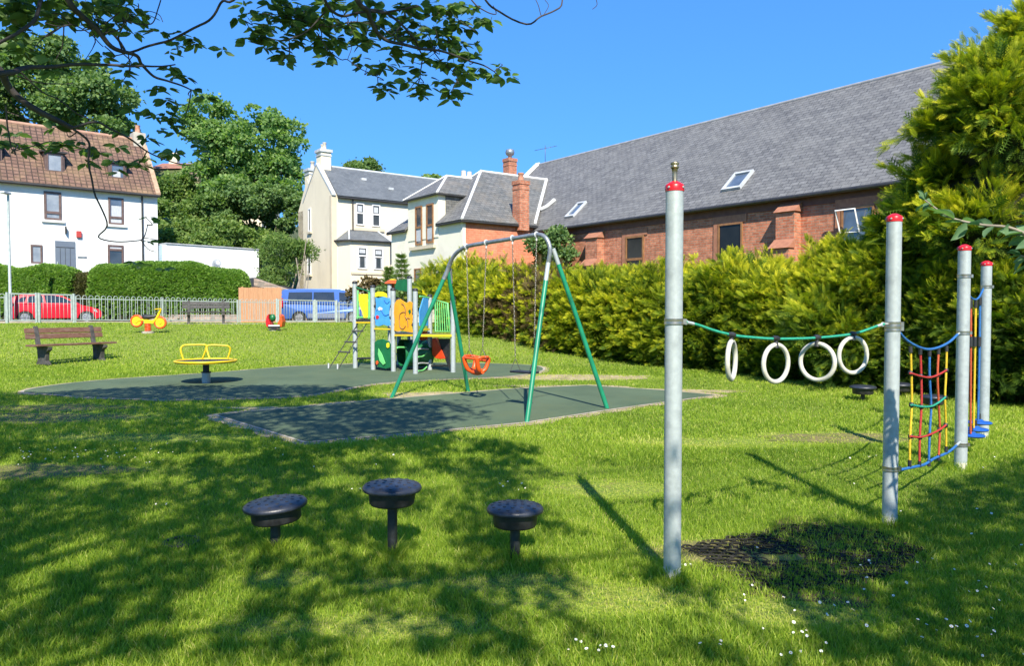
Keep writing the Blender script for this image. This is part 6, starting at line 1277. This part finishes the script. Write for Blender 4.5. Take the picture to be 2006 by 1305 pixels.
# reddish shrub & spiky conifers in front of the wing
def spire(px, ptop, pbot, d, w, label, seed, m='leafC'):
    a, b = P(px, ptop, d), P(px, pbot, d); t = thing('young_conifer', label, 'tree', b, 'young spiky conifers before the wing'); r = np.random.default_rng(seed); h = a.z-b.z
    mb = MB(); mb.tube([b-Vector((0, 0, .5)), a], [.06, .01], 6); mb.build('trunk', M['paleb'], t)
    n = 1500; z = r.random(n)**1.1; an_ = r.random(n)*6.283; lay = np.floor(z*11)/11; rad = w*(1-lay*.95)*r.random(n)**.6
    pos = np.stack([b.x+np.cos(an_)*rad, b.y+np.sin(an_)*rad, b.z+h*(lay*.95+.05*r.random(n))-.15*rad], 1); dd = np.stack([np.cos(an_), np.sin(an_), .5+r.random(n)*.6], 1)
    V, Fc, A = scatter(FROND, FROND_F, pos, dd, nrm(r.standard_normal((n, 3))+[0, 0, 1]), .16*(.6+.8*r.random(n)), np.clip(.55+.25*r.standard_normal(n), 0, 1)); trimesh('foliage', V, Fc, M[m], A, t)
spire(787, 492, 600, 29.5, .55, 'taller young spiky conifer in front of the pale wing', 81); spire(762, 520, 600, 30, .5, 'shorter young spiky conifer in front of the cream house corner', 82)
broad_tree('dark leafy climber against the brick corner behind the swing top bar', (NS(18.9, 22.6, .4))[:], [(tuple(NS(18.9, 22.7, 3.9)), (.85, .8, 1.0)), (tuple(NS(18.7, 22.6, 2.6)), (.9, .85, 1.1))], 7000, .13, M['leafB'], 83, .32, 22, .06, 'climbing_shrub', 'shrub')
c = PT(735, 575, 31); broad_tree('low reddish shrub behind the climbing tower posts', (c[0], 31, .8), [(c, (.9, .7, .6))], 2500, .12, M['conifer_dry'], 84, .3, 10, .04, 'garden_shrub', 'shrub')
c = PT(790, 588, 29); broad_tree('dark evergreen shrub behind the green flag of the tower', (c[0], 29, .9), [(c, (1.0, .8, .7))], 4000, .12, M['leafB'], 85, .32, 12, .04, 'garden_shrub', 'shrub')
c = PT(880, 575, 26.5); broad_tree('yellow green conifer shrub at the left end of the golden hedge', (c[0], 26.5, .9), [(c, (1.0, .8, .9))], 1600, .3, M['conifer'], 86, .35, 12, .04, 'garden_shrub', 'shrub', tmpl=FT)
# --- overhanging tree: trunk behind the camera, boughs traced in space
tree = thing('overhanging_tree', 'large tree overhanging the lawn with dark leafy boughs across the top', 'tree', (-4.2, -3.2, 0))
LB = []  # (polyline, r0, r1)
def bough(pts, d0, d1, r0, r1): LB.append(([P(x, y, d0+(d1-d0)*i/(len(pts)-1)) for i, (x, y) in enumerate(pts)], r0*.68, max(.002, r1*.8)))
bough([(-260, 60), (-60, 110), (0, 140), (17, 173), (70, 215), (112, 237), (142, 248)], 3.2, 3.6, .030, .015)
bough([(142, 248), (156, 260), (173, 282), (175, 307), (181, 360), (198, 408), (208, 440), (194, 464), (221, 471), (260, 471), (281, 466), (288, 440)], 3.6, 3.9, .009, .003)
bough([(142, 248), (190, 240), (215, 250), (260, 275), (295, 300), (340, 318), (380, 325)], 3.6, 3.9, .010, .003)
bough([(90, -120), (134, 0), (156, 31), (190, 59), (218, 89), (240, 102), (268, 109), (279, 126), (301, 148), (329, 156), (363, 170), (375, 175)], 3.5, 4.1, .024, .004)
bough([(520, -60), (458, 0), (435, 3), (419, 28), (391, 50), (335, 75), (293, 89), (251, 103)], 3.8, 4.0, .009, .008)
bough([(-200, 190), (0, 145), (42, 134), (84, 130), (195, 128), (279, 130), (343, 127)], 3.1, 3.8, .022, .004)
bough([(-80, 130), (0, 84), (36, 64), (64, 42), (80, 10), (90, -30)], 3.2, 3.4, .009, .012)
bough([(246, 103), (223, 67), (207, 56), (190, 53), (178, 56)], 3.9, 3.8, .010, .006)
bough([(240, 104), (232, 75), (243, 40), (228, 10), (220, -40)], 3.9, 3.8, .006, .008)
bough([(42, 142), (78, 179), (112, 195), (156, 223), (200, 240)], 3.4, 3.7, .006, .003)
bough([(35, 150), (78, 160), (140, 162)], 3.4, 3.6, .005, .002)
bough([(10, 205), (14, 246), (20, 279), (28, 293), (67, 285), (106, 276)], 3.4, 3.5, .006, .002)
bough([(28, 293), (29, 305)], 3.5, 3.5, .005, .004)
bough([(90, 42), (120, 52), (145, 50), (180, 70), (205, 90)], 3.5, 3.8, .005, .003)
bough([(250, 42), (285, 22), (310, 28), (318, 42)], 3.9, 3.9, .003, .002); bough([(247, 40), (285, 48), (300, 40), (315, 0)], 3.9, 3.9, .004, .004)
bough([(281, 466), (310, 470)], 3.9, 3.9, .003, .002); bough([(275, 470), (290, 490), (305, 495)], 3.9, 3.9, .003, .002)
bough([(640, -140), (698, 0), (720, 19), (735, 57), (754, 76), (800, 91), (849, 98), (895, 110), (948, 129), (968, 140)], 4.3, 4.9, .026, .004)
bough([(720, 19), (751, 23), (788, 49), (810, 75), (819, 91), (826, 114), (823, 152)], 4.5, 4.8, .014, .004)
bough([(600, -80), (637, 0), (652, 19), (675, 30), (720, 22), (760, 24), (820, 10)], 4.3, 4.6, .014, .008)
bough([(890, -60), (925, 0), (948, 19), (970, 28), (966, 10)], 4.6, 4.7, .008, .003)
bough([(930, -40), (951, 0), (978, 23), (1031, 47), (1061, 30), (1095, 15), (1103, -10)], 4.6, 4.9, .010, .006)
bough([(1061, 30), (1055, 10), (1045, -10)], 4.9, 4.9, .004, .003); bough([(1165, -10), (1170, 8), (1160, 18)], 4.9, 4.9, .004, .002); bough([(1066, 28), (1075, 12), (1068, 0)], 4.9, 4.9, .003, .002)
bough([(620, 60), (645, 98), (667, 116), (682, 117), (705, 133), (740, 150)], 4.5, 4.7, .005, .003); bough([(682, 117), (688, 95), (684, 80)], 4.6, 4.6, .003, .002)
bough([(480, 40), (501, 64), (546, 78), (565, 76), (600, 60), (637, 20)], 4.5, 4.4, .003, .007); bough([(565, 76), (566, 95), (560, 115)], 4.5, 4.5, .003, .002)
bough([(849, 98), (870, 125), (895, 150), (880, 185)], 4.8, 4.9, .005, .002); bough([(800, 91), (760, 60), (700, 40), (640, 50), (560, 30), (500, 25)], 4.7, 4.5, .006, .003); bough([(870, 20), (900, 40), (930, 60)], 4.6, 4.7, .004, .002)
mb = MB()
for p_, r0, r1 in LB:
    q = smoothpath(p_, 4); n = len(q); q = [v+Vector((mn.noise(v*9), mn.noise(v*9+Vector((5, 0, 0))), mn.noise(v*9+Vector((0, 7, 0)))))*.010 for v in q]; mb.tube(q, [r0+(r1-r0)*i/(n-1) for i in range(n)], 7)
# trunk and main limbs behind the camera joining the boughs
tb = Vector((-4.2, -3.2, 0)); mb2 = MB(); mb2.tube(smoothpath([tb-Vector((0, 0, .2)), tb+Vector((0, 0, .15)), tb+Vector((.1, .1, 1.6)), tb+Vector((.3, .3, 3.0)), tb+Vector((.5, .2, 5.5)), tb+Vector((1.2, 1, 8))], 5), [.36, .30, .28, .26, .25, .24, .24, .23, .22, .22, .21]+[.2-.01*i for i in range(15)], 14); mb2.build('trunk', M['bark'], tree)
fk = tb+Vector((.3, .3, 3.2))
for e, r1 in ((LB[0][0][0], .016), (LB[3][0][0], .016), (LB[5][0][0], .014), (LB[4][0][0], .008), (LB[6][0][0], .007), (LB[6][0][-1], .007), (LB[18][0][0], .016), (LB[20][0][0], .012), (LB[21][0][0], .008), (LB[22][0][0], .008)):
    m_ = fk.lerp(e, .5)+Vector((0, 0, .5)); mb.tube(smoothpath([fk, m_, e], 6), [.05-(.05-r1)*i/12 for i in range(13)], 8)
for tgt in ((-6, 4, 6.5), (-2, 5, 7.2), (0.5, 2, 6.8), (3, 1, 6), (5.5, -1, 5.5), (-8, 0, 6), (-4, -6, 7), (1.5, 5, 6.6), (7, -3, 5)):
    e = Vector(tgt); m_ = tb.lerp(e, .5)+Vector((0, 0, 3.4)); mb.tube(smoothpath([tb+Vector((.3, .3, 3.5)), m_, e], 6), [.05-.0036*i for i in range(13)], 7)
CL = [(60, 30, 4), (20, 20, 4), (100, 25, 4), (150, 15, 3), (200, 15, 3), (240, 12, 2), (90, 55, 2), (60, 80, 2), (30, 50, 3), (180, 40, 2), (270, 6, 1), (5, 60, 2), (130, 40, 2), (45, 5, 4), (120, 5, 4), (80, 10, 3), (170, 5, 3), (10, 5, 3), (210, 30, 1), (288, 40, 1), (300, 55, 1), (320, 75, 2), (345, 82, 2), (370, 78, 2), (395, 95, 2), (420, 105, 1), (350, 105, 2), (340, 130, 2), (355, 145, 2), (305, 172, 1), (330, 178, 2), (385, 178, 2), (375, 190, 1), (110, 115, 1), (60, 100, 2), (20, 95, 2), (120, 145, 1), (240, 132, 1), (252, 150, 1), (235, 165, 1), (300, 225, 2), (330, 222, 2), (340, 245, 2), (355, 250, 2), (290, 262, 2), (310, 235, 2), (280, 270, 2), (340, 290, 2), (330, 298, 1), (280, 305, 2), (270, 322, 2), (240, 310, 2), (120, 292, 2), (140, 295, 2), (190, 282, 2), (182, 300, 2), (152, 305, 1), (15, 275, 2), (5, 250, 2), (30, 280, 2), (100, 250, 1), (130, 255, 1), (378, 285, 2), (390, 292, 1), (200, 105, 1), (215, 115, 1), (165, 120, 1), (285, 425, 1), (298, 432, 1), (278, 458, 1), (303, 500, 1), (292, 515, 1), (316, 508, 1), (60, 330, 0), (195, 30, 2), (255, 60, 1), (30, 300, 1), (250, 22, 2)]
CZ = [(120, 90), (150, 60), (200, 130), (240, 60), (280, 30), (330, 60), (290, 110), (380, 80), (390, 180), (430, 60), (440, 150), (470, 210), (500, 240), (520, 300), (320, 180), (310, 310), (270, 255), (340, 290), (600, 140), (570, 180), (650, 170), (600, 40), (690, 180), (710, 220), (740, 190), (780, 160), (800, 100), (840, 60), (850, 140), (900, 180), (880, 30), (960, 50), (1030, 40), (1100, 60), (1130, 110), (1080, 130), (1000, 120), (900, 230), (860, 290), (900, 340), (950, 310), (990, 330), (1040, 240), (1100, 180), (1180, 200), (1240, 200), (1240, 110), (1300, 120), (1350, 150), (1220, 40), (1290, 250), (1270, 320), (1200, 350), (1150, 330), (1120, 350), (1180, 420), (1240, 430), (1200, 470), (1140, 480), (1080, 430), (1160, 510), (960, 460), (1000, 420), (1010, 460), (800, 310), (740, 340), (690, 350), (800, 410), (840, 440), (1330, 380), (1390, 380), (1430, 420), (1430, 330), (190, 190), (160, 200), (500, 60), (560, 30), (680, 30), (760, 20), (1180, 20), (1240, 30), (1050, 300), (1100, 240), (460, 20), (420, 110), (350, 130), (240, 100), (530, 110), (480, 130), (300, 20), (640, 90), (1060, 90), (1160, 150), (1210, 260), (1200, 150), (940, 130), (980, 190), (1050, 190), (930, 80), (1130, 30), (880, 260), (1230, 300), (1180, 290), (1260, 380), (380, 20), (560, 80), (330, 100)]
r = np.random.default_rng(91); pos, dirs, sz = [], [], []
bsk = np.array([list(v) for p_, _, _ in LB for v in smoothpath(p_, 5)]); tw = mb
def whorl(px, py, d, k, lsz):
    c = np.array(P(px, py, d)); nb = bsk[np.argmin(((bsk-c)**2).sum(1))]
    if np.linalg.norm(nb-c) < .24 and k > 0: mid = (nb+c)/2+np.array([.03*math.sin(px), .02, .03*math.cos(py)]); tw.tube(smoothpath([nb, mid, c], 3), [.0032]*4+[.002]*3, 5)
    for _ in range(k):
        o = c+r.standard_normal(3)*[.035, .05, .03]
        for j in range(r.integers(5, 8)):
            a = r.random()*6.283; dv = np.array([math.cos(a), math.sin(a), -.55+.55*r.random()]); pos.append(o+dv*.008); dirs.append(dv); sz.append(lsz*(.7+.5*r.random()))
for px, py, k in CL: whorl(px, py, 3.45+.75*max(0, px)/400+r.random()*.25, k if py < 400 else 1, .068 if py < 400 else .055)
for _ in range(22): whorl(r.uniform(-20, 270), r.uniform(-20, 55), 3.5+r.random()*.6, 2, .066)
for x, y in CZ: px, py = 440+x/2.64, y/2.64; whorl(px, py, 4.4+.5*(px-475)/500+.3*r.random(), 2 if py < 90 else 1+(r.random() < .45), .086)
tw.build('branches', M['twig'], tree)
pos = np.array(pos); dirs = np.array(dirs); V, Fc, A = scatter(LEAF, LEAF_F, pos, dirs, nrm(r.standard_normal(pos.shape)*.5+[0, 0, 1]), np.array(sz), r.random(len(pos))); trimesh('leaves', V, Fc, M['leafnear'], A, tree)
# crown above and behind the camera: real leaves, placed so the shade falls as in the photo
def GP(l): return [tuple(G(min(max(x, -2000), 4000), y))[:2] for x, y in l]
SHL = GP([(-300, 768), (120, 766), (300, 756), (420, 747), (640, 746), (735, 752), (700, 768), (800, 784), (905, 782), (955, 800), (950, 822), (860, 842), (980, 858), (1090, 880), (1190, 900), (1180, 930), (1060, 950), (1030, 985), (1100, 1010), (1240, 1060), (1290, 1110), (1240, 1180), (1130, 1240), (1060, 1304), (-900, 1304)])
SHL2 = GP([(1060, 1304), (1130, 1230), (1290, 1110), (1400, 1160), (1500, 1230), (1560, 1304)])
SHR = GP([(1440, 1075), (1530, 1035), (1620, 1015), (1740, 1030), (1800, 960), (1880, 935), (2006, 890), (2400, 900), (2800, 1304), (1610, 1304), (1560, 1210), (1500, 1150), (1440, 1110)])
n = 190000; gx = r.uniform(-12, 9, n); gy = r.uniform(2.3, 13, n); D = np.zeros(n)
nz = .5*fbm(np.stack([gx, gy, gx*0], 1), 2.0, 3)+.95*fbm(np.stack([gx, gy, gx*0], 1), 4.6, 8)+.7*fbm(np.stack([gx, gy, gx*0], 1), 8.5, 2)
inL, inR, inM = inpoly(gx, gy, SHL), inpoly(gx, gy, SHR), inpoly(gx, gy, SHL2)
nL = nz+.35*np.clip((-gx-1)/3, -.4, .6); eL = polydist(gx, gy, SHL)
sm_ = lambda q: np.clip(q, 0, 1)**2*(3-2*np.clip(q, 0, 1)); D = np.where(inL, np.clip(sm_(.55+nL*2.2), .0, 1)*np.clip(.3+eL/.4, 0, 1), D); D = np.where(inR, np.clip(sm_(1.55+1.3*nz), .25, 1), D); D = np.where(inM, np.clip(sm_(.25+1.6*nz), 0, .8), D)
far = inL & (gy > 8.3) & (gx < -1); D = np.where(far, sm_(1.1+1.2*nz), D)
kp = r.random(n) < D*.80; gx, gy = gx[kp], gy[kp]; n = len(gx)
lay = r.random(n); zc = np.where(gy > 8, 5.6+1.7*lay, 4.2+2.2*lay); zc = np.where((gx > 1.2), 3.6+1.8*lay, zc)
el = 1/math.tan(SUN_EL); x = gx+SAZ.x*el*zc; y = gy+SAZ.y*el*zc
ok = (y < 0) | (zc > 1.55+.47*y+.35); x, y, zc = x[ok], y[ok], zc[ok]; n = len(x)
V, Fc, A = scatter(LEAF, LEAF_F, np.stack([x, y, zc], 1)+.03*r.standard_normal((n, 3)), r.standard_normal((n, 3))+[0, 0, -.4], nrm(r.standard_normal((n, 3))*.7+np.array(to_sun)), .105*(.7+.6*r.random(n)), r.random(n)); trimesh('crown', V, Fc, M['leafcrown'], A, tree)
# --- grey leaved shrub reaching in at the right
t = thing('leafy_shrub', 'grey green shrub with long pointed leaves reaching in above the red capped posts', 'shrub', (3.62, 3.7, 0)); mb = MB(); pos, dirs, sz = [], [], []
for st, leaves in (([(2230, 900), (2120, 640), (2060, 500), (1990, 450), (1920, 440), (1860, 425), (1812, 392)], 11), ([(2230, 900), (2150, 640), (2100, 520), (2040, 470), (1990, 460)], 9), ([(2230, 900), (2160, 700), (2110, 600), (2050, 530), (2000, 500)], 8), ([(2230, 900), (2140, 620), (2070, 490), (2030, 430)], 6)):
    p_ = [P(x, y, 3.7+.1*i) for i, (x, y) in enumerate(st)]; q = smoothpath([Vector((3.62, 3.7, 0)), Vector((3.5, 3.7, .6)), Vector((3.25, 3.75, 1.15))]+p_[1:], 5); mb.tube(q, [.016-.012*i/len(q) for i in range(len(q))], 7)
    for i in range(leaves):
        f = .5+.5*i/(leaves-1); k = min(len(q)-2, int(f*(len(q)-1))); dv = (q[k+1]-q[k]).normalized()
        for s in (-1, 1):
            sd = Vector((0, s*.5, 0))+Vector((.25*s, 0, .15*s)); pos.append(list(q[k])); dirs.append(list(dv*r.uniform(.2, 1.1)+sd*r.uniform(.5, 1.8)+Vector((0, 0, r.uniform(-1.0, .35))))); sz.append(.21*(.6+.5*r.random())*(1-.45*f))
    for s in range(4): pos.append(list(q[-1])); dirs.append(list(dv+Vector(r.standard_normal(3)*.4))); sz.append(.07)
mb.build('stem', M['paleb'], t); W2_ = LEAF*np.array([.8, 1, 1.5]); V, Fc, A = scatter(W2_, LEAF_F, np.array(pos), np.array(dirs), nrm(r.standard_normal((len(pos), 3))*.5+[0, -.4, 1]), np.array(sz), r.random(len(pos))); trimesh('leaves', V, Fc, M['budd'], A, t)
